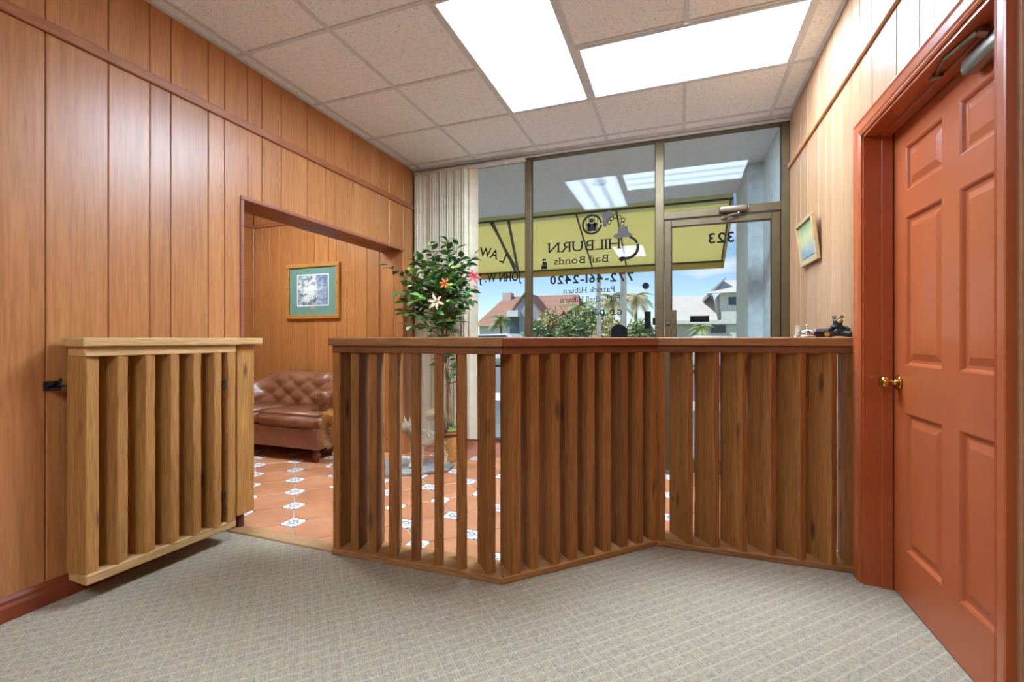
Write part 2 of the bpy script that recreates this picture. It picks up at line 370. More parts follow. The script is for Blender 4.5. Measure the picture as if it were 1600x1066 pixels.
struct(obj('trim_4', B(XR-.016, XR+.002, YB, YW, TZ0, TZ1-.012, .004), wood('pale_trim', (186, 124, 78), (200, 138, 90), (210, 152, 104), 'Y', .4, 40, bump=.05, var=.02)))
# door casing: moulded profile (across, proud)
prof = [(0, 0), (0, .010), (.008, .014), (.014, .011), (.022, .015), (.050, .018), (.060, .022), (.066, .020), (.066, 0)]
casing = struct(empty('trim_5', (XR, (DY0+DY1)/2, 0)))
def cas(a, sgn):   # vertical, inner edge at y=a, growing outward sgn
    bm = bmesh.new(); extrude_poly(bm, [(XR-d, a+sgn*w, 0) for w, d in prof], (0, 0, DZ)); bmesh.ops.recalc_face_normals(bm, faces=bm.faces)
    for v in bm.verts:
        if v.co.z > 1: v.co.z = DZ+abs(v.co.y-a)     # mitre
    obj('casing', bm, PAINT, casing)
cas(DY1, 1); cas(DY0, -1)
bm = bmesh.new(); extrude_poly(bm, [(XR-d, DY0, DZ+w) for w, d in prof], (0, DY1-DY0, 0))
for v in bm.verts: v.co.y += (v.co.z-DZ)*(1 if v.co.y > 2 else -1)
obj('casing', bm, PAINT, casing)
DX = XR+.105
for y0, y1 in ((DY0-.005, DY0+.012), (DY1-.012, DY1+.005)): obj('jamb', B(XR-.004, DX+.05, y0, y1, 0, DZ), PAINT, casing)
obj('jamb', B(XR-.004, DX+.05, DY0, DY1, DZ-.012, DZ+.012), PAINT, casing)
for y0, y1, z0, z1 in ((DY1-.024, DY1-.010, 0, DZ-.010), (DY0+.010, DY0+.024, 0, DZ-.010), (DY0+.02, DY1-.02, DZ-.024, DZ-.010)):
    obj('door_stop', B(DX-.045, DX-.004, y0, y1, z0, z1, .002), PAINT, casing)
# six-panel door
door = struct(empty('door_2', (DX+.02, (DY0+DY1)/2, 0)))
dy0, dy1, dz0, dz1 = DY0+.014, DY1-.014, .008, DZ-.014
W = dy1-dy0
def slab_with_panels():
    bm = bmesh.new()
    st, mu = .115, .11; pw = (W-2*st-mu)/2
    cols = [(dy0+st, dy0+st+pw), (dy1-st-pw, dy1-st)]
    rows = [(.22, .80), (1.0, 1.62), (1.73, 1.915)]
    ys = sorted({dy0, dy1, *[v for c in cols for v in c]}); zs = sorted({dz0, dz1, *[v for r in rows for v in r]})
    def quad(p): bm.faces.new([bm.verts.new(q) for q in p])
    x = DX
    for ya, yb in zip(ys, ys[1:]):
        for za, zb in zip(zs, zs[1:]):
            if any(abs(ya-c[0]) < 1e-6 for c in cols) and any(abs(za-r[0]) < 1e-6 for r in rows): continue
            quad([(x, ya, za), (x, yb, za), (x, yb, zb), (x, ya, zb)])
    for c in cols:
        for r in rows:
            lv = [(0, 0), (.006, .004), (.012, .012), (.020, .013), (.024, .013), (.050, .004)]
            for (o0, d0), (o1, d1) in zip(lv, lv[1:]):
                def ring(o, d): return [(x+d, c[0]+o, r[0]+o), (x+d, c[1]-o, r[0]+o), (x+d, c[1]-o, r[1]-o), (x+d, c[0]+o, r[1]-o)]
                A, Bq = ring(o0, d0), ring(o1, d1)
                for k in range(4): quad([A[k], A[(k+1) % 4], Bq[(k+1) % 4], Bq[k]])
            quad(Bq)
    bmesh.ops.remove_doubles(bm, verts=bm.verts, dist=1e-5)
    box(bm, DX+.0145, DX+.04, dy0, dy1, dz0, dz1)
    for (ya, yb, za, zb) in ((dy0, dy0, dz0, dz1), (dy1, dy1, dz0, dz1)): quad([(x, ya, za), (x, ya, zb), (DX+.02, ya, zb), (DX+.02, ya, za)])
    for z in (dz0, dz1): quad([(x, dy0, z), (x, dy1, z), (DX+.02, dy1, z), (DX+.02, dy0, z)])
    return bm
obj('door_panel', slab_with_panels(), PAINT, door)
bm = bmesh.new(); ky, kz = 2.418, .922
lathe(bm, [(.001, .0), (.031, -.001), (.033, -.004), (.030, -.009), (.016, -.013), (.011, -.018), (.010, -.030), (.013, -.036), (.024, -.043), (.0275, -.052), (.0265, -.061), (.020, -.068), (.010, -.071), (.001, -.0715)], (DX, ky, kz), 28, 'x')
obj('door_knob', bm, BRASS, door, smooth=True)
clo = obj('door_closer', B(DX-.052, DX-.001, 1.60, 1.865, 1.945, 2.0, .018, 4), STEEL, door, smooth=True)
bm = bmesh.new(); tube(bm, [(DX-.05, 1.72, 2.005), (DX-.075, 1.72, 2.012)], .014, 12); tube(bm, [(DX-.07, 1.72, 2.012), (DX-.085, 1.86, 2.016), (DX-.06, 1.975, 2.018)], [.009, .007, .006], 8)
box(bm, DX-.075, DX-.045, 1.965, 1.99, 2.008, 2.0245); obj('closer_arm', bm, STEEL, clo)

# back wall, ceiling
struct(obj('wall_back', B(XL-.1, XR+.14, YB-.1, YB, 0, ZC), plain('back_panelling', (176, 116, 68), .5)))
ceiling = struct(obj('ceiling', B(XL-TH, XR+.14, YB-.1, YW+.14, ZC+.02, ZC+.1), plain('ceiling_void', (200, 198, 194), .9)))
GX = [XL, -2.40, -1.79, -1.18, -.57, .04, .65, XR]; GY = [YB, -2.29, -1.68, -1.07, -.46, .155, .765, 1.375, 1.985, 2.595, 3.20, 3.81, YW]
lights = [(-1.18, -.57, 1.985, 3.20, 'y'), (-.57, .65, 2.595, 3.20, 'x'), (-1.18, -.57, -1.68, -.46, 'y')]  # last panel is out of view, added behind the camera as fill light
tm = {}
for a, b in zip(GX, GX[1:]):
    for c, d in zip(GY, GY[1:]):
        mx, my = (a+b)/2, (c+d)/2
        if any(l[0] < mx < l[1] and l[2] < my < l[3] for l in lights): continue
        k = (round(b-a, 3), round(d-c, 3))
        if k not in tm:
            bm = B(-(b-a)/2+.002, (b-a)/2-.002, -(d-c)/2+.002, (d-c)/2-.002, 0, .014); me = bpy.data.meshes.new('ceiling_tile'); bm.to_mesh(me); bm.free(); me.materials.append(CTILE); tm[k] = me
        link('ceiling_tile', tm[k], None, ceiling, (mx, my, ZC+.005))
def inlight(x, y): return any(l[0]+.02 < x < l[1]-.02 and l[2]+.02 < y < l[3]-.02 for l in lights)
for x in GX[1:-1]:
    for c, d in zip(GY, GY[1:]):
        if not inlight(x, (c+d)/2): obj('grid_bar', B(x-.012, x+.012, c, d, ZC-.001, ZC+.006), WHITE_T, ceiling)
for y in GY[1:-1]:
    for a, b in zip(GX, GX[1:]):
        if not inlight((a+b)/2, y): obj('grid_bar', B(a+.012, b-.012, y-.012, y+.012, ZC-.001, ZC+.006), WHITE_T, ceiling)
obj('wall_angle', B(XL, XL+.02, YB, YW, ZC-.002, ZC+.004), WHITE_T, ceiling); obj('wall_angle', B(XR-.02, XR, YB, YW, ZC-.002, ZC+.004), WHITE_T, ceiling)
obj('wall_angle', B(XL, XR, YW-.06, YW-.03, ZC-.012, ZC+.004), WHITE_T, ceiling)

def diffuser(ax, name):
    m = M(name, .5); c = m.n('ShaderNodeTexCoord'); sp = m.n('ShaderNodeSeparateXYZ'); m.l(c.outputs['Object'], sp.inputs[0])
    u = sp.outputs[0 if ax == 'y' else 1]
    w = m.math('ABSOLUTE', m.math('COSINE', m.math('MULTIPLY', u, math.pi/.185)))     # tubes behind the prismatic lens
    st = m.math('MULTIPLY_ADD', w, PANEL*.75, PANEL*.5)
    m.b.inputs['Emission Color'].default_value = (.74, .96, 1.20, 1); m.b.inputs['Base Color'].default_value = (.8, .8, .78, 1)
    m.l(st, m.b.inputs['Emission Strength']); return m.m
DIF = {'x': diffuser('x', 'lit_lens_across'), 'y': diffuser('y', 'lit_lens_along')}
llab = ['lit fluorescent ceiling panel running lengthwise toward the storefront window', 'lit fluorescent ceiling panel lying crosswise above the glass door',
        'unseen fluorescent ceiling panel added as fill light over the back of the office', 'fluorescent ceiling panel in the side lobby above the leather loveseat']
def ceiling_light(x0, x1, y0, y1, ax, lab, ZC=ZC):
    t = empty('ceiling_light', ((x0+x1)/2, (y0+y1)/2, ZC)); tag(t, lab, 'light', 'recessed fluorescent ceiling panels')
    e = .032; bm = bmesh.new(); z0, z1 = ZC-.004, ZC+.012
    for q in ((x0+.01, x1-.01, y0+.01, y0+e), (x0+.01, x1-.01, y1-e, y1-.01), (x0+.01, x0+e, y0+e, y1-e), (x1-e, x1-.01, y0+e, y1-e)): box(bm, *q, z0, z1)
    obj('frame', bm, WHITE_T, t)
    obj('diffuser', B(x0+e-.002, x1-e+.002, y0+e-.002, y1-e+.002, ZC+.002, ZC+.008), DIF[ax], t, origin=((x0+x1)/2, (y0+y1)/2, ZC))
for l, lb in zip(lights, llab): ceiling_light(*l, lb)
ceiling_light(-4.2, -2.98, 2.45, 3.06, 'x', llab[3], ZC-.0125)

# ------------------------------------------------------------------ storefront
def glass_mat():
    m = bpy.data.materials.new('window_glass'); m.use_nodes = True; t = m.node_tree; t.nodes.clear()
    tr = t.nodes.new('ShaderNodeBsdfTransparent'); tr.inputs[0].default_value = (.93, .95, .95, 1)
    gl = t.nodes.new('ShaderNodeBsdfGlossy'); gl.inputs['Roughness'].default_value = .0; gl.inputs[0].default_value = (1, 1, 1, 1)
    lw = t.nodes.new('ShaderNodeLayerWeight'); lw.inputs[0].default_value = .5
    p = t.nodes.new('ShaderNodeMath'); p.operation = 'POWER'; p.inputs[1].default_value = 5; t.links.new(lw.outputs['Facing'], p.inputs[0])
    a = t.nodes.new('ShaderNodeMath'); a.operation = 'MULTIPLY_ADD'; a.inputs[1].default_value = .95; a.inputs[2].default_value = .010; t.links.new(p.outputs[0], a.inputs[0])
    mx = t.nodes.new('ShaderNodeMixShader'); t.links.new(a.outputs[0], mx.inputs[0]); t.links.new(tr.outputs[0], mx.inputs[1]); t.links.new(gl.outputs[0], mx.inputs[2])
    o = t.nodes.new('ShaderNodeOutputMaterial'); t.links.new(mx.outputs[0], o.inputs[0]); return m
GLASS = glass_mat()
FY0, FY1 = 3.945, 4.01
HZ = 2.748
M1, M2, RJ = (-1.317, -1.258), (-.180, -.113), (.735, XR)
CZ = .15
frame = struct(empty('trim_6', (0, YW, 0)))
obj('header', B(XL-.01, XR, FY0, FY1, HZ, ZC+.02, .003), BRONZE, frame)
obj('header_lip', B(XL, XR, FY0-.012, FY0, HZ+.012, HZ+.03), WHITE_T, frame)
for a, b in (M1, M2, RJ, (XL-.01, XL+.03)):
    mu = obj('mullion', B(a, b, FY0, FY1, CZ if b < -.15 else 0, HZ, .004), BRONZE, frame)
    for q in (a-.004, b-.002):
        if a > XL: obj('gasket', B(q, q+.006, 3.957, 3.973, CZ+.03, HZ-.004), BRONZE_D, mu)
obj('transom_bar', B(M2[1], RJ[0], FY0, FY1, 2.092, 2.157, .004), BRONZE, frame)
obj('sill_bar', B(XL, M2[0], FY0, FY1, CZ, CZ+.03, .003), BRONZE, frame)
struct(obj('wall_curb', B(XL-.1, M2[0]+.03, 3.955, 4.12, -.05, CZ), plain('sky_tinted_terracotta', (206, 150, 128), .5)))  # terracotta curb, sky reflection put into its pinkish colour
GYc = 3.963
w1 = struct(obj('window_1', B(XL+.03, M1[0], GYc, GYc+.006, CZ+.03, HZ), GLASS))
w2 = struct(obj('window_2', B(M1[1], M2[0], GYc, GYc+.006, CZ+.03, HZ), GLASS))
w3 = struct(obj('window_3', B(M2[1], RJ[0], GYc, GYc+.006, 2.157, HZ), GLASS))
d1 = struct(empty('door_1', (.3, GYc, 0)))
for a, b in ((M2[1]+.006, -.055), (.672, RJ[0]-.006)): obj('stile', B(a, b, 3.95, 3.99, .03, 2.082, .004), BRONZE, d1)
obj('rail', B(-.055, .672, 3.95, 3.99, 2.03, 2.082, .004), BRONZE, d1); obj('rail', B(-.055, .672, 3.95, 3.99, .03, .145, .004), BRONZE, d1)
obj('pane', B(-.055, .672, GYc, GYc+.006, .145, 2.03), GLASS, d1)
for q in ((-.055, -.047, .145, 2.03), (.664, .672, .145, 2.03), (-.055, .672, 2.024, 2.03)): obj('gasket', B(q[0], q[1], 3.957, 3.975, q[2], q[3]), BRONZE_D, d1)
obj('push_plate', B(-.056, -.014, 3.945, 3.957, 1.12, 1.347, .004), plain('bronze_plate', (96, 80, 52), .4, .5, .5), d1)
bm = bmesh.new(); lathe(bm, [(.001, 0), (.012, 0), (.012, -.012), (.008, -.016), (.001, -.016)], (-.081, 3.95, 1.24), 12, 'y'); obj('lock_cylinder', bm, STEEL, d1)
cl = obj('door_closer', B(.30, .50, 3.895, 3.946, 2.10, 2.152, .014, 3), plain('bronze_closer', (122, 108, 88), .35, .5, .6), d1, smooth=True)
bm = bmesh.new(); tube(bm, [(.44, 3.92, 2.10), (.44, 3.92, 2.085)], .011); tube(bm, [(.44, 3.92, 2.088), (.36, 3.90, 2.072), (.335, 3.935, 2.068)], [.009, .007, .006]); box(bm, .318, .36, 3.93, 3.952, 2.06, 2.075); obj('closer_arm', bm, STEEL, cl)
bm = bmesh.new(); tube(bm, [(.503, 3.92, 2.126), (.508, 3.92, 2.126)], .018, 14); obj('end_cap', bm, STEEL, cl)

# lettering, cut from vinyl and read from the street
SERIF = {'H': '0b0t1b1t', 'I': '5b5t', 'L': '0b0t', 'B': '0b0t', 'U': '0t1t', 'R': '0b0t1b', 'N': '0b0t1t', 'J': '1t', 'W': '0t1t', 'A': '0b1b', 'P': '0b0t', 'M': '0b0t1b1t', 'F': '0b0t', 'D': '0b0t',
         'a': '1b', 'i': '5b', 'l': '5b5t', 'n': '0b1b', 'd': '1b1t', 'r': '0b', 'k': '0b0t1b', 'h': '0b0t1b', 'u': '0t1b', '1': '5b'}
_g = {}
def glyph(ch, bold):
    if (ch, bold) in _g: return _g[(ch, bold)]
    cu = bpy.data.curves.new('glyph', 'FONT'); cu.body = ch; cu.size = 1; cu.resolution_u = 3; cu.offset = bold
    o = bpy.data.objects.new('glyph', cu); COL.objects.link(o); dg = bpy.context.evaluated_depsgraph_get(); dg.update()
    me = bpy.data.meshes.new_from_object(o.evaluated_get(dg))
    vs = [(v.co.x, v.co.y) for v in me.vertices]; fs = [tuple(p.vertices) for p in me.polygons]
    bpy.data.objects.remove(o); bpy.data.curves.remove(cu); bpy.data.meshes.remove(me)
    _g[(ch, bold)] = (vs, fs); return _g[(ch, bold)]
def line_geo(text, bold, serif=True, gap=.11):
    V, F, x = [], [], 0; cap = max(y for _, y in glyph('H', bold)[0])
    for ch in text:
        if ch == ' ': x += .30; continue
        vs, fs = glyph(ch, bold); mn = min(v[0] for v in vs); mxx = max(v[0] for v in vs); y0 = min(v[1] for v in vs); y1 = max(v[1] for v in vs); w = mxx-mn
        k = len(V); V += [(v[0]-mn+x, v[1]) for v in vs]; F += [tuple(i+k for i in f) for f in fs]
        sp = SERIF.get(ch, '') if serif else ''
        for q in range(0, len(sp), 2):
            fx = {'0': x+.04, '1': x+w-.04, '5': x+w/2}[sp[q]]; yy = max(0, y0) if sp[q+1] == 'b' else y1
            h = .05; a = (fx-.115, fx+.115); b = (yy, yy+h) if sp[q+1] == 'b' else (yy-h, yy); k = len(V)
            V += [(a[0], b[0]), (a[1], b[0]), (a[1], b[1]), (a[0], b[1])]; F.append((k, k+1, k+2, k+3))
        x += w+gap
    return V, F, x-gap, cap
def lettering(win, text, xr, xl, z, cap, mat, bold=0, serif=True, sx=None, rot=0):
    V, F, w, c = line_geo(text, bold, serif); sx = sx or (xr-xl)/w; sy = cap/c
    me = bpy.data.meshes.new('lettering'); yv = 3.9585; vs = []
    for d in (0, .001): vs += [(-x*sx, d, y*sy) for x, y in V]
    n = len(V); fs = list(F)+[tuple(i+n for i in f[::-1]) for f in F]
    ed = {}
    for f in F:
        for i in range(len(f)):
            e = (f[i], f[(i+1) % len(f)]); ed[e] = ed.get(e, 0)+1
    fs += [(a, b, b+n, a+n) for (a, b) in ed if (b, a) not in ed]
    me.from_pydata(vs, [], fs); me.update()
    o = link('lettering', me, mat, win, (xr, 3.9585, z)); o.rotation_euler = (0, rot, 0); return o
INK = plain('black_letter_vinyl', (10, 9, 9), .7, .15); INK2 = plain('grey_letter_vinyl', (20, 20, 22), .7, .15)
lettering(w2, 'HILBURN', -.470, -1.099, 1.884, .088, INK)
lettering(w2, 'Bail Bonds', -.569, -1.046, 1.776, .062, INK)
lettering(w2, '772-461-2420', -.355, -1.083, 1.604, .072, INK2, .025, False)
lettering(w2, 'Patrick Hilburn', -.515, -.958, 1.517, .046, INK2)
lettering(w2, 'F. Mitchell Hilburn', -.467, -.987, 1.436, .048, INK2)
lettering(w2, 'G.D. Dugan, III P.A.', -.451, -.998, 1.317, .046, INK, .02)
lettering(w1, 'JOHN W. J', -1.355, -1.775, 1.648, .085, INK, .015)
for ch, xr, z, rot in (('L', -1.535, 1.818, R(26)), ('A', -1.60, 1.858, R(18)), ('W', -1.665, 1.882, R(8))): lettering(w1, ch, xr, 0, z, .085, INK, .012, True, .105, rot)
lettering(d1, '323', .411, .225, 1.876, .08, INK, .02)
def decal(win, name, poly, mat=BLACKV, holes=None):
    bm = bmesh.new(); extrude_poly(bm, [(x, 3.9575, z) for x, z in poly], (0, .002, 0)); return obj(name, bm, mat, win)
def arc(cx, cz, r, a0, a1, n=20): return [(cx+r*math.cos(R(a0+(a1-a0)*i/n)), cz+r*math.sin(R(a0+(a1-a0)*i/n))) for i in range(n+1)]
def band(cx, cz, r0, r1, a0, a1, n=24): return arc(cx, cz, r1, a0, a1, n)+arc(cx, cz, r0, a1, a0, n)
def decals(win, name, polys, mat=BLACKV):
    bm = bmesh.new()
    for p in polys: extrude_poly(bm, [(x, 3.9575, z) for x, z in p], (0, .002, 0))
    return obj(name, bm, mat, win)
CUFF = plain('brown_black_vinyl', (20, 14, 14), .7, .15)
bx, bz, br = -.707, 2.108, .088
pol = [band(bx, bz, br*.80, br, 5, 180), band(bx, bz, br*.80, br, 180, 355)]
pol += [[(bx+q-.003, bz-.05), (bx+q+.003, bz-.05), (bx+q+.003, bz+.066), (bx+q-.003, bz+.066)] for q in (-.05, -.022, .022, .05)]
pol += [arc(bx-.002, bz+.034, .019, 0, 340, 14), [(bx-.042, bz-.058), (bx+.042, bz-.058), (bx+.04, bz-.006), (bx+.02, bz+.008), (bx-.02, bz+.008), (bx-.04, bz-.006)], arc(bx-.03, bz+.0, .016, 0, 340, 12), arc(bx+.03, bz+.0, .016, 0, 340, 12)]
decals(w2, 'handcuff_badge', pol, CUFF)
cx, cz, cr = -.412, 1.888, .100
decals(w2, 'handcuff_ring', [band(cx, cz, cr*.80, cr, 75, 20, 10), band(cx, cz, cr*.80, cr*1.04, 14, -118, 24), [(cx-.055, cz-.075), (cx-.03, cz-.083), (cx-.022, cz-.105), (cx-.042, cz-.122), (cx-.068, cz-.098)]], CUFF)
decals(w2, 'handcuff_plate', [[(cx-.115, cz+.10), (cx-.095, cz+.12), (cx-.075, cz+.125), (cx-.07, cz+.178), (cx+.005, cz+.182), (cx+.015, cz+.13), (cx+.05, cz+.105), (cx+.045, cz+.088), (cx-.10, cz+.088)],
                              [(bx+.085, bz+.075), (bx+.15, bz+.11), (bx+.185, bz+.07), (bx+.14, bz+.02), (bx+.125, bz-.03), (bx+.10, bz-.03)]], plain('grey_brown_vinyl', (70, 62, 60), .7, .15))
decals(w2, 'handcuff_chain', [band(cx-.035, cz+.205, .012, .019, 0, 350, 12), band(cx-.03, cz+.236, .012, .019, 0, 350, 12), band(cx-.062, cz+.262, .012, .019, 0, 350, 12), band(cx-.097, cz+.272, .012, .019, 0, 350, 12), band(cx-.125, cz+.255, .012, .019, 0, 350, 12), band(cx-.145, cz+.225, .012, .019, 0, 350, 12)], CUFF)
decals(w2, 'crest_decal', [[(-1.165, 1.742), (-1.110, 1.742), (-1.112, 1.772), (-1.165, 1.772)], [(-1.158, 1.775), (-1.112, 1.775), (-1.118, 1.806), (-1.150, 1.812)], [(-1.160, 1.815), (-1.125, 1.818), (-1.118, 1.832), (-1.150, 1.835)]])
decal(w2, 'round_sticker', arc(-.257, 1.555, .028, 0, 345, 22), plain('navy_vinyl', (16, 18, 30), .7, .15))
decal(w2, 'arched_plaque', [(-.542, 1.10), (-.408, 1.10), (-.408, 1.195)]+arc(-.475, 1.16, .075, 35, 145, 8)+[(-.542, 1.195)])
decal(w2, 'dark_sticker', [(-.267, 1.195), (-.216, 1.195), (-.216, 1.341), (-.267, 1.341)]); decal(w2, 'dark_sticker', [(-.201, 1.227), (-.181, 1.227), (-.181, 1.286), (-.201, 1.286)])
decal(d1, 'dark_sticker', [(.088, 1.248), (.231, 1.248), (.231, 1.297), (.088, 1.297)])

# vertical blinds, drawn to the left
BL = plain('cream_vane', (214, 200, 172), .7, var=.03)
bl = tag(empty('vertical_blind', (-2.1, 3.9, .16)), 'cream vertical blind gathered at the wood wall end of the storefront', 'blind')
obj('head_rail', B(XL+.04, -1.30, 3.885, 3.925, HZ-.028, HZ-.002, .003), plain('blind_track', (206, 198, 184), .5), bl)
def vane(x, ang, w=.089, bow=.006):
    bm = bmesh.new(); a = R(ang); pts = []
    for i in range(7):
        t = (i/6-.5)*w; c = bow*(1-(2*i/6-1)**2); pts.append((x+t*math.cos(a)-c*math.sin(a), 3.905+t*math.sin(a)+c*math.cos(a)))
    back = [(px_+.0008*math.sin(a), py_-.0008*math.cos(a)) for px_, py_ in pts[::-1]]
    prism(bm, pts+back, .165, HZ-.03); obj('vane', bm, BL, bl)
xx = -2.405
for i, (st, an) in enumerate([(0, 22), (.022, 28), (.03, 18), (.045, 12), (.05, 12)]+[(.026, 38+(k*37) % 22) for k in range(15)]+[(.055, 10)]):
    xx += st; vane(xx, an)

# ------------------------------------------------------------------ outside
CONC = plain('sidewalk_concrete', (222, 218, 212), .9); ASPH = plain('asphalt', (128, 128, 130), .9); GRASS = plain('lawn_grass', (104, 122, 66), .95, var=.2)
struct(obj('floor_sidewalk', B(-14, 6, 4.02, 9, -.12, -.03), CONC)); struct(obj('ground_street', B(-60, 40, 9, 22, -.2, -.14), ASPH)); struct(obj('ground_lawn', B(-70, 50, 22, 90, -.2, -.10), GRASS))
SOFG = plain('grey_stucco', (224, 224, 226), .9, var=.02)
struct(obj('ceiling_canopy', B(-8, 3, 4.02, 5.67, 2.75, 3.05), SOFG)); 
struct(obj('wall_facade', B(XL-4, XL-.01, 4.02, 4.2, -.1, 2.75), SOFG)); struct(obj('wall_facade_upper', B(-8, 3, 4.0, 4.02, 2.75, 3.05), SOFG))
STU = plain('pale_stucco', (196, 204, 204), .9)
struct(obj('wall_wing', B(.735, 1.3, 4.015, 4.745, -.1, 2.75), STU)); struct(obj('wall_pilaster', B(.610, 1.3, 4.745, 5.66, -.1, 2.75), STU))
bm = bmesh.new(); lathe(bm, [(.001, 0), (.085, 0), (.09, -.006), (.085, -.012), (.06, -.012), (.055, -.004), (.001, -.004)], (-.78, 4.783, 2.75), 24)
tag(obj('canopy_downlight', bm, plain('downlight_trim', (120, 118, 114), .4)), 'small round recessed downlight in the grey canopy soffit', 'light')
def fabric(name, c):
    m = M(name, .85, c, .2); t = m.t; tl = t.nodes.new('ShaderNodeBsdfTranslucent'); tl.inputs[0].default_value = s2l(c)
    mx = t.nodes.new('ShaderNodeMixShader'); mx.inputs[0].default_value = .62; out = [n for n in t.nodes if n.type == 'OUTPUT_MATERIAL'][0]
    t.links.new(m.b.outputs[0], mx.inputs[1]); t.links.new(tl.outputs[0], mx.inputs[2]); t.links.new(mx.outputs[0], out.inputs[0]); return m.m
YEL = fabric('yellow_canvas', (244, 238, 182)); ORN = fabric('gold_canvas', (224, 200, 128)); AWF = plain('awning_frame', (84, 80, 66), .5)
aw = tag(empty('awning', (-2.6, 6.2, 2.1)), 'yellow canvas awning on a dark frame outside the storefront', 'awning')
def slope(y): return 2.72+(2.19-2.72)*(y-5.67)/(6.9-5.67)
bm = bmesh.new(); extrude_poly(bm, [(-7.5, 5.665, 2.765), (-7.5, 6.9, 2.20), (-7.5, 6.9, 2.196), (-7.5, 5.665, 2.745)], (8.08, 0, 0)); obj('canopy', bm, YEL, aw)
obj('valance', B(-7.5, .58, 6.898, 6.904, 2.09, 2.196), ORN, aw)
bm = bmesh.new(); extrude_poly(bm, [(.58, 5.67, 2.724), (.58, 6.9, 2.196), (.58, 6.9, 2.09), (.58, 5.67, 2.60)], (.006, 0, 0)); obj('end_panel', bm, ORN, aw)
bm = bmesh.new(); tube(bm, [(-7.5, 6.88, 2.185), (.58, 6.88, 2.185)], .014); tube(bm, [(-7.5, 5.69, 2.70), (.58, 5.69, 2.70)], .014); obj('front_bar', bm, AWF, aw)
for x in (-6.2, -5, -3.8, -2.4, -1.22, -.72, .56):
    bm = bmesh.new(); tube(bm, [(x, 5.69, 2.70), (x, 6.88, 2.18)], .012); obj('rafter', bm, AWF, aw)
for a, b in (((-2.36, 5.69, 2.68), (-2.44, 6.86, 2.17)), ((-2.13, 5.69, 2.68), (-2.40, 6.86, 2.17))):
    bm = bmesh.new(); tube(bm, [a, b], .02); obj('brace', bm, AWF, aw)
POST = plain('white_post', (226, 226, 228), .5)
for x, r, lb in ((-1.136, .032, 'slim white post under the awning edge'), (-.77, .046, 'thicker white post under the awning edge')):
    bm = bmesh.new(); lathe(bm, [(r*1.5, -.03), (r*1.5, .02), (r, .03), (r, 2.10)], (x, 6.95, 0), 20); tag(obj('awning_post', bm, POST, smooth=False), lb, 'post', 'white posts at the kerb')

def far(u, v, Y):      # position seen at the given image point of the photo, at depth Y
    a = R(20.087); xc = (u-800)/711; zc = -(v-530)/711
    d = Vector((-math.sin(a)+xc*math.cos(a), math.cos(a)+xc*math.sin(a), zc)); k = Y/d.y
    return Vector((0, 0, 1.11))+d*k
ROOF = wood('brown_shingle', (132, 96, 84), (164, 122, 106), (182, 144, 128), 'X', .9, 8, bump=.2); STONE = plain('grey_stone', (158, 160, 168), .9, var=.3); HW = plain('white_siding', (226, 224, 220), .7); METAL = wood('pale_metal_roof', (196, 192, 188), (212, 208, 204), (222, 220, 216), 'Z', .6, 8, bump=.1)
DKW = plain('dark_window', (62, 78, 98), .2)
H = tag(empty('house', (-14, 42, 0)), 'house with brown shingled gable roof and chimney across the street', 'house')
hy = 40.; p = lambda u, v: far(u, v, hy)
xl_, xr_, ze, zr = p(748, 510).x-.6, p(905, 510).x, 2.35, p(766, 465).z
rx0, rx1 = p(766, 465).x, p(890, 465).x
obj('wall', B(xl_+.5, xr_-.5, hy+.4, hy+8, -.1, ze), HW, H)
bm = bmesh.new()
V = [bm.verts.new(q) for q in [(xl_, hy, ze), (xr_, hy, ze), (xr_, hy+8.5, ze), (xl_, hy+8.5, ze), (rx0, hy+4, zr+.4), (rx1, hy+4, zr+.4)]]
for f in ((0, 1, 5, 4), (1, 2, 5), (2, 3, 4, 5), (3, 0, 4), (3, 2, 1, 0)): bm.faces.new([V[i] for i in f])
obj('roof', bm, ROOF, H)
gx0, gx1, gz = p(792, 482).x, p(862, 482).x, p(826, 462).z
gc = (gx0+gx1)/2
bm = bmesh.new(); extrude_poly(bm, [(gx0+.2, hy-1, 0), (gx1-.2, hy-1, 0), (gx1-.2, hy-1, ze+.35), (gc, hy-1, gz), (gx0+.2, hy-1, ze+.35)], (0, 3, 0)); obj('gable', bm, STONE, H)
for sgn, xe in ((-1, gx0), (1, gx1)):
    bm = bmesh.new(); extrude_poly(bm, [(xe, hy-1.2, ze+.15), (gc, hy-1.2, gz+.05), (gc, hy-1.2, gz+.22), (xe+sgn*.1, hy-1.2, ze+.3)], (0, 4, 0)); obj('gable_roof', bm, ROOF, H)
q0 = p(801, 487); q1 = p(818, 496); obj('window_awning', B(q0.x, q1.x, hy-1.6, hy-1, q1.z, q0.z), POST, H)
wn_ = obj('window', B(q0.x+.1, q1.x-.1, hy-1.05, hy-.95, .9, q1.z), DKW, H)
c0 = p(771, 462); obj('chimney', B(c0.x-.45, c0.x+.45, hy+3.5, hy+4.5, zr-.3, p(771, 457).z+.3), plain('chimney_brick', (206, 186, 176), .9), H)
bm = bmesh.new(); x0_, x1_ = p(748, 520).x-2, p(776, 520).x
for k in range(int((x1_-x0_)/.22)): box(bm, x0_+k*.22, x0_+k*.22+.12, 36, 36.05, -.1, 1.15)
box(bm, x0_, x1_, 36.05, 36.1, .2, .3); box(bm, x0_, x1_, 36.05, 36.1, .85, .95)
tag(obj('picket_fence', bm, POST), 'white picket fence before the shingled house', 'fence')['kind'] = 'stuff'
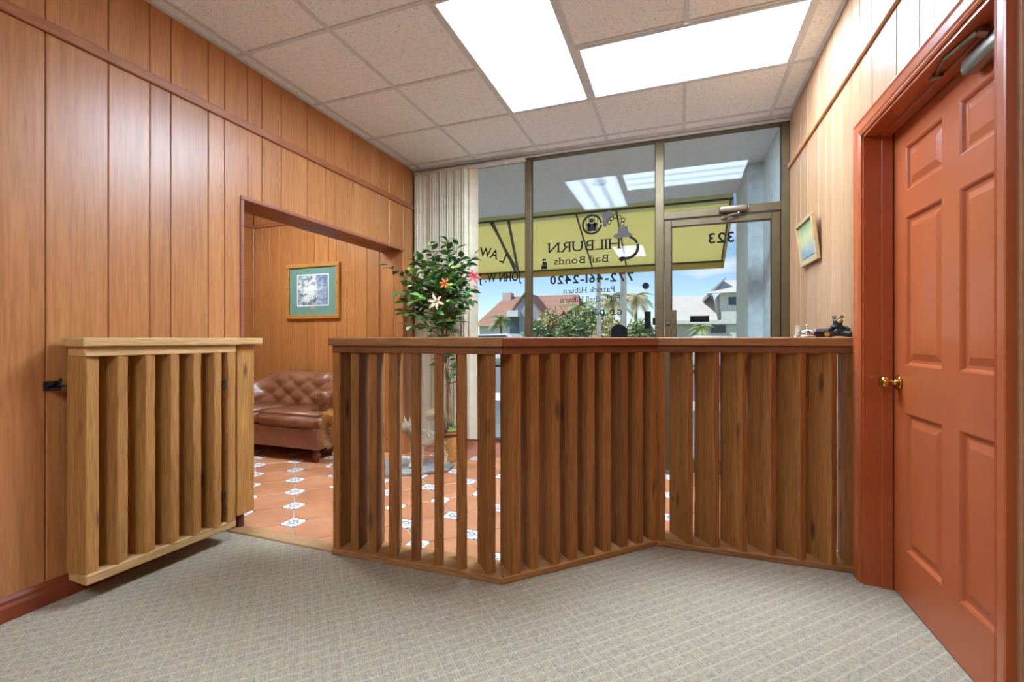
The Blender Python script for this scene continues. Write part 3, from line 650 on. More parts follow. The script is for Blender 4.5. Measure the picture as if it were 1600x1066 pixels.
# white building with metal roofs
W_ = tag(empty('commercial_building', (3, 36, 0)), 'white sided building with pale metal roofs seen through the glass door', 'building')
wy = 36.; p = lambda u, v: far(u, v, wy)
a0, a1 = p(1030, 500), p(1150, 500)
obj('wall', B(p(1040, 500).x, a1.x+6, wy+.5, wy+9, -.1, 2.5), HW, W_)
bm = bmesh.new(); zt = p(1075, 466).z
extrude_poly(bm, [(p(1040, 500).x-.3, wy-.4, 2.45), (p(1040, 500).x-.3, wy+4.5, zt+.55), (p(1040, 500).x-.3, wy+4.5, zt+.35), (p(1040, 500).x-.3, wy-.4, 2.3)], (p(1128, 500).x-p(1040, 500).x, 0, 0)); obj('lower_roof', bm, METAL, W_)
obj('fascia', B(p(1040, 500).x-.3, a1.x, wy-.5, wy-.4, p(1060, 507).z, 2.47), HW, W_)
ux0, ux1 = p(1122, 480).x, p(1122, 480).x+9
uz = p(1124, 466).z
obj('upper_wall', B(ux0+.25, ux1, wy+.2, wy+8, 2.3, uz+.5), HW, W_)
bm = bmesh.new(); pk = p(1136, 433); extrude_poly(bm, [(p(1102, 468).x, wy-.3, p(1102, 468).z), (pk.x, wy+1, pk.z), (pk.x, wy+1, pk.z+.12), (p(1102, 468).x-.1, wy-.3, p(1102, 468).z+.12)], (0, 7, 0)); obj('upper_roof', bm, METAL, W_)
bm = bmesh.new(); extrude_poly(bm, [(pk.x-1.4, wy-.35, uz+.35), (pk.x-1.4, wy+.0, uz+.35), (pk.x, wy+3, pk.z+.1), (pk.x, wy+2.9, pk.z-.05)], (9, 0, 0)); obj('upper_roof', bm, METAL, W_)
q0, q1 = p(1139, 464), p(1151, 476); obj('window', B(q0.x, q1.x, wy+.14, wy+.24, q1.z, q0.z), DKW, W_)
q0, q1 = p(1112, 508), p(1135, 520); obj('window', B(q0.x, q1.x, wy+.42, wy+.52, q1.z, q0.z), DKW, W_)

LEAFG = [plain('palm_green', (150, 164, 108), .6, var=.25), plain('olive_green', (178, 172, 126), .7, var=.25), plain('deep_green', (128, 148, 100), .6, var=.25)]
BARK = plain('palm_bark', (138, 116, 92), .9, var=.2)
def palm(loc, h, r, nf, mat, label, seed):
    rg = random.Random(seed); t = tag(empty('palm_tree', loc), label, 'palm', 'palms across the street'); x, y, z = loc
    bm = bmesh.new(); tube(bm, [(x, y, z-.1), (x+.05, y, z+h*.5), (x, y, z+h)], [r*.11, r*.08, r*.07], 8); obj('trunk', bm, BARK, t)
    for k in range(nf):
        a = 2*math.pi*k/nf+rg.uniform(-.2, .2); el = rg.uniform(-.3, 1.1); bm = bmesh.new(); pr = None
        for i in range(17):
            s_ = i/16; rr = r*s_*math.cos(el*(1-s_*.6)); zz = z+h+r*(math.sin(el)*s_-.75*s_*s_)
            c = Vector((x+rr*math.cos(a), y+rr*math.sin(a), zz))
            cv = bm.verts.new(c)
            if pr is not None:
                sd = Vector((-math.sin(a), math.cos(a), 0)); w = r*.3*math.sin(math.pi*min(1, s_*.9+.1)); f = (c-pr).normalized()
                for sg in (-1, 1):
                    tip = c+sd*sg*w+f*w*.5-Vector((0, 0, w*.35)); bm.faces.new((pv, cv, bm.verts.new(tip)))
            pv = cv
            pr = c
        obj('frond', bm, mat, t, origin=(x, y, z+h))
def bush(loc, rx, ry, rz, n, mat, label, seed):
    rg = random.Random(seed); x, y, z = loc; t = tag(empty('roadside_bush', loc), label, 'bush', 'bushes across the street'); bm = bmesh.new()
    for _ in range(n):
        th = rg.uniform(0, 2*math.pi); ph = math.acos(rg.uniform(-.2, 1)); k = rg.uniform(.6, 1)*(1+.25*mnoise.noise(Vector((th*2, ph*3, seed))))
        c = Vector((x+rx*k*math.sin(ph)*math.cos(th), y+ry*k*math.sin(ph)*math.sin(th), z+rz*(.35+.65*k*math.cos(ph))))
        s_ = rg.uniform(.10, .22)*min(1, rz); d = Vector((rg.uniform(-1, 1), rg.uniform(-1, 1), rg.uniform(-.3, 1))).normalized(); e = d.cross(Vector((rg.uniform(-1, 1), rg.uniform(-1, 1), rg.uniform(-1, 1)))).normalized()
        vs = [bm.verts.new(c+q) for q in (-d*s_, e*s_*.35, d*s_, -e*s_*.35)]; bm.faces.new(vs)
    tag(obj('foliage', bm, mat, t, origin=loc), kind='stuff')
    bm = bmesh.new(); tube(bm, [(x, y, z-.1), (x, y, z+rz*.6)], [.08, .04], 6); obj('stem', bm, BARK, t)
def at(u, v, Y, g=0): q = far(u, v, Y); return (q.x, q.y, g-.1)
palm(at(993, 470, 37), far(993, 462, 37).z, 1.6, 22, LEAFG[1], 'shaggy round-headed palm beyond the thicker white post', 1)
palm(at(956, 470, 33), far(956, 466, 33).z, 1.8, 18, LEAFG[1], 'tall palm with drooping fronds between the two white posts', 2)
palm(at(905, 480, 29), far(905, 478, 29).z, 1.5, 16, LEAFG[0], 'leaning green palm above the roadside bushes', 3)
palm(at(782, 498, 34), far(782, 496, 34).z, 1.3, 14, LEAFG[2], 'small dark green palm before the shingled house gable', 4)
palm(at(1096, 512, 33), far(1096, 510, 33).z, 1.0, 14, LEAFG[0], 'short palm in front of the white metal-roofed building', 5)
for i, (u, v, Y, rx, mat, lb) in enumerate([(862, 480, 26.5, 1.3, 1, 'olive roadside bush near the shingled house'), (893, 488, 23.2, 1.0, 2, 'deep green roadside bush under the leaning palm'), (925, 478, 25.2, 1.3, 0, 'bright green roadside bush beside the slim white post'),
                                             (955, 490, 23.2, 0.95, 1, 'olive roadside bush between the two white posts'), (1000, 497, 26, 1.0, 2, 'low deep green bush under the shaggy palm'), (838, 500, 23.6, 0.8, 2, 'low deep green bush beside the stone gable')]):
    q = far(u, v, Y); bush((q.x, Y, -.1), rx, .9, q.z, 1500, LEAFG[mat], lb, i)
def car(x, y, label, sc=1.0, flip=1):
    t = tag(empty('parked_car', (x, y, -.14)), label, 'car', 'white cars on the street'); wm = plain('white_car_paint', (232, 234, 238), .25)
    prof = [(-2.2, .35), (-2.2, .85), (-1.5, .98), (-.9, 1.45), (.9, 1.5), (1.6, 1.0), (2.2, .9), (2.2, .35)]
    bm = bmesh.new(); extrude_poly(bm, [(x+flip*a*sc, y-.85, b*sc-.14) for a, b in prof], (0, 1.7, 0)); bevel_all(bm, .06, 2); obj('body', bm, wm, t)
    gl = [(-1.25, 1.0), (-.82, 1.40), (.8, 1.43), (1.35, 1.02)]
    bm = bmesh.new(); extrude_poly(bm, [(x+flip*a*sc, y-.87, b*sc-.14) for a, b in gl], (0, .03, 0)); obj('side_window', bm, DKW, t)
    for wx in (-1.35, 1.35):
        for wy_ in (-.86, .70):
            bm = bmesh.new(); lathe(bm, [(.05, 0), (.30, 0), (.33, .03), (.33, .14), (.30, .17), (.05, .17)], (x+wx*sc, y+wy_, .33*sc-.14), 20, 'y'); obj('wheel', bm, BLACK, t)
car(far(781, 515, 20).x, 19.5, 'white car parked on the street before the shingled house')
car(far(1118, 520, 19).x, 18.5, 'white car parked before the metal-roofed building', .92, -1)

# ------------------------------------------------------------------ railing
def offset(poly, d):
    """offset an open polyline to its left by d, mitred"""
    out = []
    for i, pnt in enumerate(poly):
        n = []
        for a, b in ((i-1, i), (i, i+1)):
            if a < 0 or b >= len(poly): continue
            e = Vector(poly[b])-Vector(poly[a]); e.normalize(); n.append(Vector((-e.y, e.x)))
        m = sum(n, Vector((0, 0))).normalized(); k = d/m.dot(n[0]); out.append((pnt[0]+m.x*k, pnt[1]+m.y*k))
    return out
railing = tag(empty('railing', (-.4, 2.2, 0)), 'fixed stained cedar divider railing of upright louvre boards along the carpet edge', 'railing')
def run(front, back, z0, z1, ext, name, mats, bev=.004):
    fl_ = [Vector(q) for q in front]; e = (fl_[1]-fl_[0]).normalized()
    fp = list(front); fp[0] = tuple(fl_[0]-e*ext)
    f, b = offset(fp, -back[0]), offset(fp, back[1])
    for i in range(3):
        bm = bmesh.new(); prism(bm, [f[i], f[i+1], b[i+1], b[i]], z0, z1); bevel_all(bm, bev, 1); obj(name, bm, mats[i], railing)
rf = rail_front[:3]+[(XR-.002, 2.576)]
run(rf, (0, .158), .0, .031, 0, 'base_plate', [BASE_X, BASE_D, BASE_X])
run(rf, (-.004, .150), 1.040, 1.076, 0, 'sub_rail', [RAIL_X, RAIL_D, RAIL_X])
run(rf, (.014, .165), 1.076, 1.119, .012, 'cap', [CAP_X, CAP_D, CAP_X])
def slat_mesh(th, w, h, mat, seed):
    """rough-sawn board: corner at the origin, local x = thickness, y = width"""
    bm = bmesh.new(); rg = random.Random(seed); n = 9; rings = []
    for i in range(n):
        z = h*i/(n-1); j = lambda: rg.uniform(-.0012, .0012)
        c = .003
        pts = [(c, 0), (th-c, 0), (th, c), (th, w-c), (th-c, w), (c, w), (0, w-c), (0, c)]
        rings.append([bm.verts.new((a+j(), b+j(), z)) for a, b in pts])
    for k in range(n-1):
        for i in range(8): bm.faces.new((rings[k][i], rings[k][(i+1) % 8], rings[k+1][(i+1) % 8], rings[k+1][i]))
    bm.faces.new(rings[0][::-1]); bm.faces.new(rings[-1]); bmesh.ops.recalc_face_normals(bm, faces=bm.faces)
    me = bpy.data.meshes.new('slat'); bm.to_mesh(me); bm.free(); me.materials.append(mat); return me
k = 1.014; z0, hh = .030, 1.012
S1 = [slat_mesh(.043, .14, hh, SLAT, i) for i in range(3)]; S2 = [slat_mesh(.046, .14, hh, SLAT, 5+i) for i in range(3)]; S3 = [slat_mesh(.038, .15, hh, SLAT3, 9+i) for i in range(3)]
for i, (x, y, a) in enumerate([(-1.658, 1.868, 91), (-1.552, 1.876, 102), (-1.446, 1.878, 110), (-1.328, 1.880, 115), (-1.202, 1.882, 118), (-1.079, 1.886, 117.5), (-.957, 1.890, 120), (-.812, 1.892, 133)]): link('slat', S1[i % 3], None, railing, (x*k, y*k, z0), R(a-90))
for i, (x, y) in enumerate([(-.703, 1.926), (-.640, 2.000), (-.560, 2.075), (-.490, 2.148), (-.419, 2.217), (-.350, 2.291), (-.275, 2.369), (-.205, 2.440), (-.134, 2.510)]): link('slat', S2[i % 3], None, railing, (x*k, y*k, z0), R(45))
for i, (x, y, a) in enumerate([(-.094, 2.530, 126), (.044, 2.542, 128), (.171, 2.536, 128), (.297, 2.532, 128), (.424, 2.533, 127), (.551, 2.531, 127), (.676, 2.527, 127)]): link('slat', S3[i % 3], None, railing, (x*k, y*k, z0), R(a-90))
obj('end_post', B(.748, XR-.002, 2.585, 2.70, z0, 1.042, .003), SLAT, railing)

# ------------------------------------------------------------------ swing gate, folded back along the wall
ZB = .08
gate = tag(empty('swing_gate', (-2.38, 1.5, ZB)), 'lighter raw cedar louvred gate swung open against the panelled wall', 'gate')
gf0, gf1 = Vector((-2.312, 1.168)), Vector((-2.283, 1.83)); ge = (gf1-gf0).normalized(); gn = Vector((-ge.y, ge.x))
def gprism(o0, o1, e0, e1, z0, z1, name, mat):
    a, b = gf0-ge*e0, gf1+ge*e1; bm = bmesh.new(); prism(bm, [tuple(a-gn*o0), tuple(b-gn*o0), tuple(b+gn*o1), tuple(a+gn*o1)], z0, z1); bevel_all(bm, .004); return obj(name, bm, mat, gate)
gprism(0, .135, 0, 0, ZB, ZB+.042, 'base_plate', GATE_Y)
gprism(.0, .132, .004, 0, 1.036, 1.078, 'sub_rail', GATE_Y)
gprism(.020, .15, .02, .015, 1.078, 1.116, 'cap', GATE_Y)
G1 = [slat_mesh(.05, .115, 1.038-ZB-.04, GATE_Z, 20+i) for i in range(3)]
for i, (x, y, a) in enumerate([(-2.322, 1.172, 184), (-2.306, 1.278, 194), (-2.301, 1.388, 194), (-2.293, 1.492, 194), (-2.286, 1.597, 194), (-2.279, 1.702, 193), (-2.280, 1.775, 182)]):
    # near corner; width runs along a, thickness turns away from the viewer
    link('slat', G1[i % 3], None, gate, (x, y, ZB+.04), R(a-90))
HNG = plain('black_hinge', (24, 22, 22), .5)
for z in (.845, .245): obj('hinge', B(-2.315, -2.292, 1.757, 1.777, z, z+.045, .002), HNG, gate)
post = tag(empty('gate_post', (-2.42, 1.975, .088)), 'flat raw cedar hinge post at the edge of the lobby opening', 'post')
obj('board', B(-2.478, -2.385, 1.915, 2.03, .088, 1.078, .004), GATE_Z, post)
obj('cap', B(-2.486, -2.345, 1.868, 2.055, 1.078, 1.116, .004), GATE_Y, post)
bm = bmesh.new(); tube(bm, [(-2.43, 1.97, .088), (-2.43, 1.97, .0)], [.018, .024], 10); obj('foot', bm, plain('brown_foot', (96, 52, 40), .5), post)
latch = tag(empty('gate_latch', (XL, 1.135, .93)), 'small black iron catch on the panelled wall holding the gate open', 'latch')
obj('plate', B(XL-.001, XL+.006, 1.11, 1.16, .892, .932, .002), BLACK, latch)
obj('catch', B(XL+.004, XL+.034, 1.115, 1.130, .914, .934, .004), BLACK, latch); obj('catch', B(XL+.004, XL+.04, 1.122, 1.155, .893, .908, .004), BLACK, latch)
bm = bmesh.new(); tube(bm, [(XL+.02, 1.145, .911), (XL+.05, 1.16, .911), (-2.43, 1.178, .911)], .005, 8); tube(bm, [(XL+.03, 1.15, .911), (XL+.035, 1.152, .945)], .006, 8); obj('hook_bar', bm, BLACK, latch)

# ------------------------------------------------------------------ leather loveseat
def leather():
    m = M('tan_leather', .32); v = m.coord()
    m.base(m.ramp(m.noise(v, 6, 4), [(.3, (118, 68, 40)), (.6, (138, 84, 54)), (.8, (154, 102, 70))])); m.bump(m.noise(v, 160, 3), .12, .003); return m.m
LEA = leather(); LEA_D = plain('dark_leather_piping', (92, 50, 34), .4)
SX0, SX1, SY0, SY1 = -4.50, -2.995, 3.19, 3.91
sofa = tag(empty('loveseat', ((SX0+SX1)/2, 3.5, 0)), 'tan leather loveseat with button-tufted back against the lobby panelling', 'sofa')
bm = B(SX0, SX1, SY0, SY1-.03, .12, .305, .012, 2); obj('base', bm, LEA, sofa, smooth=False)
for x in (SX0+.07, SX1-.07):
    for y in (SY0+.06, SY1-.09):
        bm = bmesh.new(); lathe(bm, [(.036, .125), (.036, .112), (.022, .10), (.020, .092), (.034, .078), (.037, .06), (.030, .045), (.021, .036), (.024, .022), (.019, .0)], (x, y, 0), 18); obj('leg', bm, plain('turned_walnut', (96, 44, 24), .3) if 'turned_walnut' not in bpy.data.materials else bpy.data.materials['turned_walnut'], sofa, smooth=True)
def cushion(x0, x1, ax, side):
    yb, yf, ya = 3.72, 3.165, 3.40
    poly = [(x0, yf), (x1, yf), (x1, ya), (ax, ya), (ax, yb), (x0, yb)] if side > 0 else [(x0, yf), (x1, yf), (x1, yb), (ax, yb), (ax, ya), (x0, ya)]
    bm = bmesh.new(); prism(bm, poly, .300, .435); bevel_all(bm, .035, 4); bmesh.ops.triangulate(bm, faces=[f for f in bm.faces if len(f.verts) > 4])
    o = obj('seat_cushion', bm, LEA, sofa, smooth=True)
    ins = .012; pp = [(min(max(a, x0+ins), x1-ins), min(max(b, yf+ins*.4), yb)) for a, b in poly]
    bm = bmesh.new(); tube(bm, [(pp[0][0], pp[0][1]+.02, .428), (pp[0][0]+.02, pp[0][1], .428), (pp[1][0]-.02, pp[1][1], .428), (pp[1][0], pp[1][1]+.02, .428), (pp[1][0], ya-.02, .430)], .005, 6); obj('piping', bm, LEA_D, o)
cushion(-3.742, SX1-.002, -3.255, 1); cushion(SX0+.002, -3.752, -4.24, -1)
# back and arms: one rolled, tufted shell swept round the seat
path = []
xa_, xb_, yf_, yb_, rc = -3.255, -4.24, 3.43, 3.70, .16
for i in range(10): path.append(((xa_, yf_+(yb_-rc-yf_)*i/10), (1, 0)))
for i in range(14): a = math.pi/2*i/13; path.append(((xa_-rc+rc*math.cos(a), yb_-rc+rc*math.sin(a)), (math.cos(a), math.sin(a))))
for i in range(1, 90): path.append(((xa_-rc+(xb_-xa_+2*rc)*i/90, yb_), (0, 1)))
for i in range(14): a = math.pi/2+math.pi/2*i/13; path.append(((xb_+rc+rc*math.cos(a), yb_-rc+rc*math.sin(a)), (math.cos(a), math.sin(a))))
for i in range(1, 11): path.append(((xb_, yb_-rc-(yb_-rc-yf_)*i/10), (-1, 0)))
Ls = [0]
for (a, _), (b, _) in zip(path, path[1:]): Ls.append(Ls[-1]+math.hypot(b[0]-a[0], b[1]-a[1]))
bm = bmesh.new(); rings = []; T = Ls[-1]; tu, tv = .125, .16; btn = []
for (c, n), l in zip(path, Ls):
    e = min(l, T-l); k = max(0, min(1, (e-.10)/.30)); k = k*k*(3-2*k); zt = .615+(.765-.615)*k
    sec = [(0.0, .36), (.0, .40)]+[(.005+.05*(i/13)**1.5, .42+(zt-.055-.42)*i/13) for i in range(14)]+[(.072, zt-.02), (.10, zt), (.13, zt-.002), (.158, zt-.03), (.170, zt-.07), (.160, zt-.12), (.140, zt-.15), (.132, .36), (.130, .20), (.130, .125)]
    ring = []
    for j, (o, z) in enumerate(sec):
        d = 0
        if 2 <= j <= 17:
            u_, v_ = (l-T/2)/tu, (z-.44)/tv; A_, B_ = u_/2+v_/1, u_/2-v_/1
            pf = (abs(math.sin(math.pi*A_))*abs(math.sin(math.pi*B_)))**.45; fade = min(1, max(0, (zt-.0-z)/.06)); d = -.030*pf*fade*min(1, e/.1)
        ring.append(bm.verts.new((c[0]+n[0]*(o+d), c[1]+n[1]*(o+d), z)))
    rings.append(ring)
for a, b in zip(rings, rings[1:]):
    for j in range(len(a)-1): bm.faces.new((a[j], a[j+1], b[j+1], b[j]))
bm.faces.new(rings[0]); bm.faces.new(rings[-1][::-1])
shell = obj('tufted_back', bm, LEA, sofa, smooth=True)
for iu in range(-14, 15):
    for iv in range(0, 5):
        if (iu+iv) % 2: continue
        l = T/2+iu*tu; z = .44+iv*tv/2
        if not .2 < l < T-.2 or z > .70 or z < .48: continue
        i = min(range(len(Ls)), key=lambda q: abs(Ls[q]-l)); c, n = path[i]; o = .012+.03*(z-.42)/.3
        b_ = bmesh.new(); bmesh.ops.create_uvsphere(b_, u_segments=8, v_segments=6, radius=.008, matrix=Matrix.Translation((c[0]+n[0]*o, c[1]+n[1]*o, z))); obj('button', b_, LEA_D, shell, smooth=True)
for x, sg in ((-3.17, 1), (-4.325, -1)):
    bm = bmesh.new(); lathe(bm, [(.001, 3.412), (.05, 3.410), (.066, 3.416), (.072, 3.43), (.066, 3.45)], (x, 0, .545), 26, 'y'); 
    for i, v in enumerate(bm.verts): v.co += Vector((0, .004*math.sin(i*2.4), 0))
    obj('arm_front', bm, LEA, sofa, smooth=True)

# ------------------------------------------------------------------ pictures
def art(name, kind):
    m = M(name, .3); c = m.n('ShaderNodeTexCoord'); mp = m.n('ShaderNodeMapping'); m.l(c.outputs['Generated'], mp.inputs[0]); v = mp.outputs[0]
    sp = m.n('ShaderNodeSeparateXYZ'); m.l(v, sp.inputs[0]); n1 = m.noise(v, 9, 6, .7, .5); n2 = m.noise(v, 3, 4, .6)
    if kind == 'wood':
        dx = m.math('SUBTRACT', sp.outputs[0], .45); dz = m.math('SUBTRACT', sp.outputs[2], .5)
        r = m.math('SQRT', m.math('ADD', m.math('MULTIPLY', m.math('MULTIPLY', dx, dx), 2.0), m.math('MULTIPLY', dz, dz)))
        n3 = m.noise(v, 8, 4, .6, .8)
        f = m.math('ADD', m.math('MULTIPLY', r, .55), m.math('ADD', m.math('MULTIPLY', m.math('SUBTRACT', n3, .5), 1.5), m.math('MULTIPLY', m.math('SUBTRACT', n2, .5), .6)))
        col = m.ramp(f, [(.0, (230, 226, 208)), (.16, (204, 204, 192)), (.3, (150, 160, 162)), (.45, (92, 106, 110)), (.7, (66, 78, 82))])
        col = m.mix(m.math('MULTIPLY', m.math('GREATER_THAN', m.math('ADD', sp.outputs[0], m.math('MULTIPLY', n1, .15)), .72), .55), col, s2l((116, 134, 160)))
        tr = m.noise(m_scale(m, v, (14, 1, 1.2)), 3, 3); col = m.mix(m.math('MULTIPLY', m.math('GREATER_THAN', tr, .62), .45), col, s2l((74, 84, 84)))
        m.base(col)
    else:
        f = m.math('ADD', sp.outputs[2], m.math('MULTIPLY', m.math('SUBTRACT', n2, .5), .7))
        m.base(m.ramp(f, [(.1, (116, 138, 152)), (.3, (146, 158, 150)), (.45, (182, 178, 132)), (.65, (188, 182, 132)), (.85, (138, 152, 112)), (1, (116, 136, 106))]))
    return m.m
def m_scale(m, v, s_):
    q = m.n('ShaderNodeMapping'); q.inputs['Scale'].default_value = s_; m.l(v, q.inputs[0]); return q.outputs[0]
OAK = wood('golden_oak', (148, 84, 24), (178, 110, 40), (200, 134, 62), 'X', .35, 60, bump=.2, var=.02)
pc = tag(empty('framed_print', (-3.764, YA-.02, 1.331)), 'oak framed woodland print with green mat on the lobby wall', 'picture')
x0, x1, z0_, z1_ = -4.13, -3.398, 1.331, 1.94; fw = .042
for q in ((x0, x1, z0_, z0_+fw), (x0, x1, z1_-fw, z1_), (x0, x0+fw, z0_+fw, z1_-fw), (x1-fw, x1, z0_+fw, z1_-fw)): obj('frame_bar', B(q[0], q[1], YA-.032, YA-.001, q[2], q[3], .006, 2), OAK, pc)
obj('mat_board', B(x0+fw-.002, x1-fw+.002, YA-.014, YA-.002, z0_+fw-.002, z1_-fw+.002), plain('green_mat', (104, 134, 112), .8, var=.02), pc)
obj('white_border', B(-3.985, -3.545, YA-.016, YA-.013, 1.472, 1.822), plain('white_mat', (226, 224, 218), .8, var=.01), pc)
obj('print', B(-3.973, -3.557, YA-.018, YA-.015, 1.484, 1.810), art('woodland_print', 'wood'), pc)
obj('name_plate', B(-3.80, -3.73, YA-.017, YA-.013, 1.442, 1.458), plain('brass_plate', (176, 164, 120), .4, .5, .5), pc)
pr = tag(empty('small_picture', (XR-.003, 3.32, 1.585)), 'small pale framed landscape tilted on the panelled wall by the counter bell', 'picture')
GOLD = plain('pale_gold_frame', (184, 152, 106), .4); hw_, hh_ = .193, .281; f2 = .022
def lo(name, x0, x1, y0, y1, z0, z1, mat):
    o = obj(name, B(XR-.003+x0, XR-.003+x1, 3.32+y0, 3.32+y1, 1.585+z0, 1.585+z1, .002), mat, pr); return o
for q in ((-hw_, hw_, 0, f2), (-hw_, hw_, hh_-f2, hh_), (-hw_, -hw_+f2, f2, hh_-f2), (hw_-f2, hw_, f2, hh_-f2)): lo('frame_bar', -.024, -.002, *q, GOLD)
lo('mat_board', -.012, -.004, -hw_+f2-.002, hw_-f2+.002, f2-.002, hh_-f2+.002, plain('pale_mat', (150, 154, 122), .8))
lo('print', -.015, -.010, -hw_+.05, hw_-.035, .045, hh_-.035, art('pond_print', 'pond'))
pr.rotation_euler = (0, R(-6.5), 0)

# ------------------------------------------------------------------ artificial ficus in a basket
WICK = M('woven_wicker', .6); WICK.base(WICK.ramp(WICK.noise(WICK.coord((1, 1, 4)), 60, 3), [(.3, (150, 96, 30)), (.55, (190, 132, 52)), (.75, (214, 162, 84))])); WICK = WICK.m
DKWICK = plain('dark_wicker', (86, 48, 24), .7)
PX, PY = -1.985, 3.73
tree = tag(empty('potted_ficus', (PX, PY, 0)), 'leafy artificial ficus tree with lilies in a wicker basket before the blinds', 'plant')
bm = bmesh.new(); nseg = 56; rows = 26; rings = []
for i in range(rows+1):
    z = .005+.275*i/rows; ring = []
    for q in range(nseg):
        a = 2*math.pi*q/nseg; r = (.094+.018*i/rows)+.0028*(1 if (q//2+i) % 2 else -1); ring.append(bm.verts.new((PX+r*math.cos(a), PY+r*math.sin(a), z)))
    rings.append(ring)
for a, b in zip(rings, rings[1:]):
    for q in range(nseg): bm.faces.new((a[q], a[(q+1) % nseg], b[(q+1) % nseg], b[q]))
bm.faces.new(rings[0][::-1]); bask = obj('basket', bm, WICK, tree, smooth=False)
bm = bmesh.new(); lathe(bm, [(.110, .232), (.117, .236), (.117, .252), (.111, .256)], (PX, PY, 0), 40, close=False); obj('dark_band', bm, DKWICK, bask)
bm = bmesh.new(); lathe(bm, [(.106, .276), (.117, .276), (.120, .284), (.115, .292), (.104, .290)], (PX, PY, 0), 40, close=False); obj('rim', bm, WICK, bask, smooth=True)
MOSS = plain('green_moss', (56, 110, 50), .9, var=.3); bm = bmesh.new(); lathe(bm, [(.106, .27), (.09, .288), (.05, .298), (.001, .30)], (PX, PY, 0), 30)
for v in bm.verts: v.co.z += rnd.uniform(-.005, .006)
obj('moss', bm, MOSS, tree)
TRK = plain('grey_brown_bark', (142, 112, 82), .85, var=.2); trunks = []
for dx, dy, tx, tz, r in ((0, 0, .03, 1.62, .017), (.018, .01, -.12, 1.55, .012), (-.016, .012, .16, 1.50, .011)):
    pts = [Vector((PX+dx+tx*.2*t*t+.012*math.sin(t*7+dx*99), PY+dy-.20*t*t+.01*math.cos(t*6), .27+(tz-.27)*t)) for t in [i/12 for i in range(13)]]
    pts = [p_+Vector((tx*.8*max(0, (i-5)/7)**2, 0, 0)) for i, p_ in enumerate(pts)]; trunks.append(pts)
    bm = bmesh.new(); tube(bm, pts, [r*(1-.55*i/12) for i in range(13)], 8); obj('trunk', bm, TRK, tree, smooth=True)
def leafmat(name, c, tr):
    m = M(name, .35, c); n = m.noise(m.coord(), 30, 2); o = m.n('ShaderNodeObjectInfo')
    m.base(m.ramp(m.math('ADD', m.math('MULTIPLY', n, .5), m.math('MULTIPLY', o.outputs['Random'], .5)), [(.2, tuple(v*.8 for v in c)), (.5, c), (.85, tuple(min(255, v*1.25) for v in c))])); return m.m
LM = [leafmat('ficus_leaf_green', (92, 142, 66), 0), leafmat('ficus_leaf_dark', (70, 116, 60), 0), leafmat('ficus_leaf_bright', (134, 186, 74), 0), leafmat('ficus_leaf_pale', (164, 184, 126), 0)]
def leaf_verts(l, w):
    V, F = [], []; n = 5
    for i in range(n+1):
        t = i/n; ww = w*math.sin(math.pi*min(1, t**.8))*(1-.15*t) if 0 < i < n else 0; zc = -.18*l*t*t
        V += [(-ww, l*t, zc+.25*ww), (0, l*t, zc), (ww, l*t, zc+.25*ww)]
    for i in range(n):
        a = i*3; F += [(a, a+1, a+4, a+3), (a+1, a+2, a+5, a+4)]
    return V, F
lmesh = []
for mt in LM:
    V, F = leaf_verts(.088, .025); me = bpy.data.meshes.new('leaf'); me.from_pydata(V, [], F); me.materials.append(mt); lmesh.append(me)
twigs = bmesh.new(); spots = []; rg = random.Random(11)
tips = []
for i in range(64):
    th = i*2.39996; h_ = 1-2*(i+.5)/64; rr = math.sqrt(1-h_*h_); k_ = rg.uniform(.75, 1.05)
    tips.append(Vector((PX-.015+.37*rr*math.cos(th)*k_, 3.52+.26*rr*math.sin(th)*k_, 1.53+.42*h_*k_)))
tips += [Vector((-2.53, 3.58, 1.80)), Vector((-1.62, 3.52, 1.83)), Vector((-1.66, 3.5, 1.78)), Vector((-2.36, 3.55, 1.36)), Vector((-1.88, 3.5, 1.98)), Vector((-1.80, 3.56, 1.97))]
low = [(Vector((-1.90, 3.66, .80)), .62), (Vector((-2.07, 3.66, .92)), .75), (Vector((-1.90, 3.62, 1.0)), .8), (Vector((-2.05, 3.64, 1.05)), .85), (Vector((-1.86, 3.62, .90)), .7)]
for tip, zs in [(t, None) for t in tips]+low:
    tr = trunks[rg.randrange(3)]; zs = zs or min(tip.z-.08, rg.uniform(1.12, 1.5)); zs = max(zs, .5)
    st = min(tr, key=lambda q: abs(q.z-zs)); mid = st.lerp(tip, .5)+Vector((0, 0, .04)); pts = [st, mid, tip]
    tube(twigs, [st, st.lerp(mid, .6)+Vector((0, 0, .01)), mid, mid.lerp(tip, .55), tip], [.004, .0035, .003, .002, .0012], 5)
    L_ = (tip-st).length; nl = max(5, min(15, int(L_/.028)))
    for q in range(nl):
        t = .32+.68*(q+1)/nl; c = st.lerp(mid, t*2) if t < .5 else mid.lerp(tip, (t-.5)*2); d = (tip-st).normalized()
        sd = d.cross(Vector((rg.uniform(-.4, .4), rg.uniform(-.4, .4), 1))).normalized()*(1 if q % 2 else -1); dr = (d*.55+sd+Vector((rg.uniform(-.3, .3), rg.uniform(-.5, .2), rg.uniform(-.5, .3)))).normalized()
        if c.y+dr.y*.08 > 3.83: dr.y = -abs(dr.y)
        spots.append((c, dr, rg.uniform(.75, 1.25)))
tag(obj('twigs', twigs, TRK, tree), kind='stuff')
def leaf_mat4(c, d, sc_):
    y = d.normalized(); x = y.cross(Vector((0, 0, 1)));  x = x.normalized() if x.length > .01 else Vector((1, 0, 0)); z = x.cross(y); ang = rg.uniform(-.6, .6)
    return Matrix.Translation(c) @ Matrix((x, y, z)).transposed().to_4x4() @ Matrix.Rotation(ang, 4, 'Y') @ Matrix.Scale(sc_, 4)
spots.sort(key=lambda q: q[0].y); rest = [[], []]
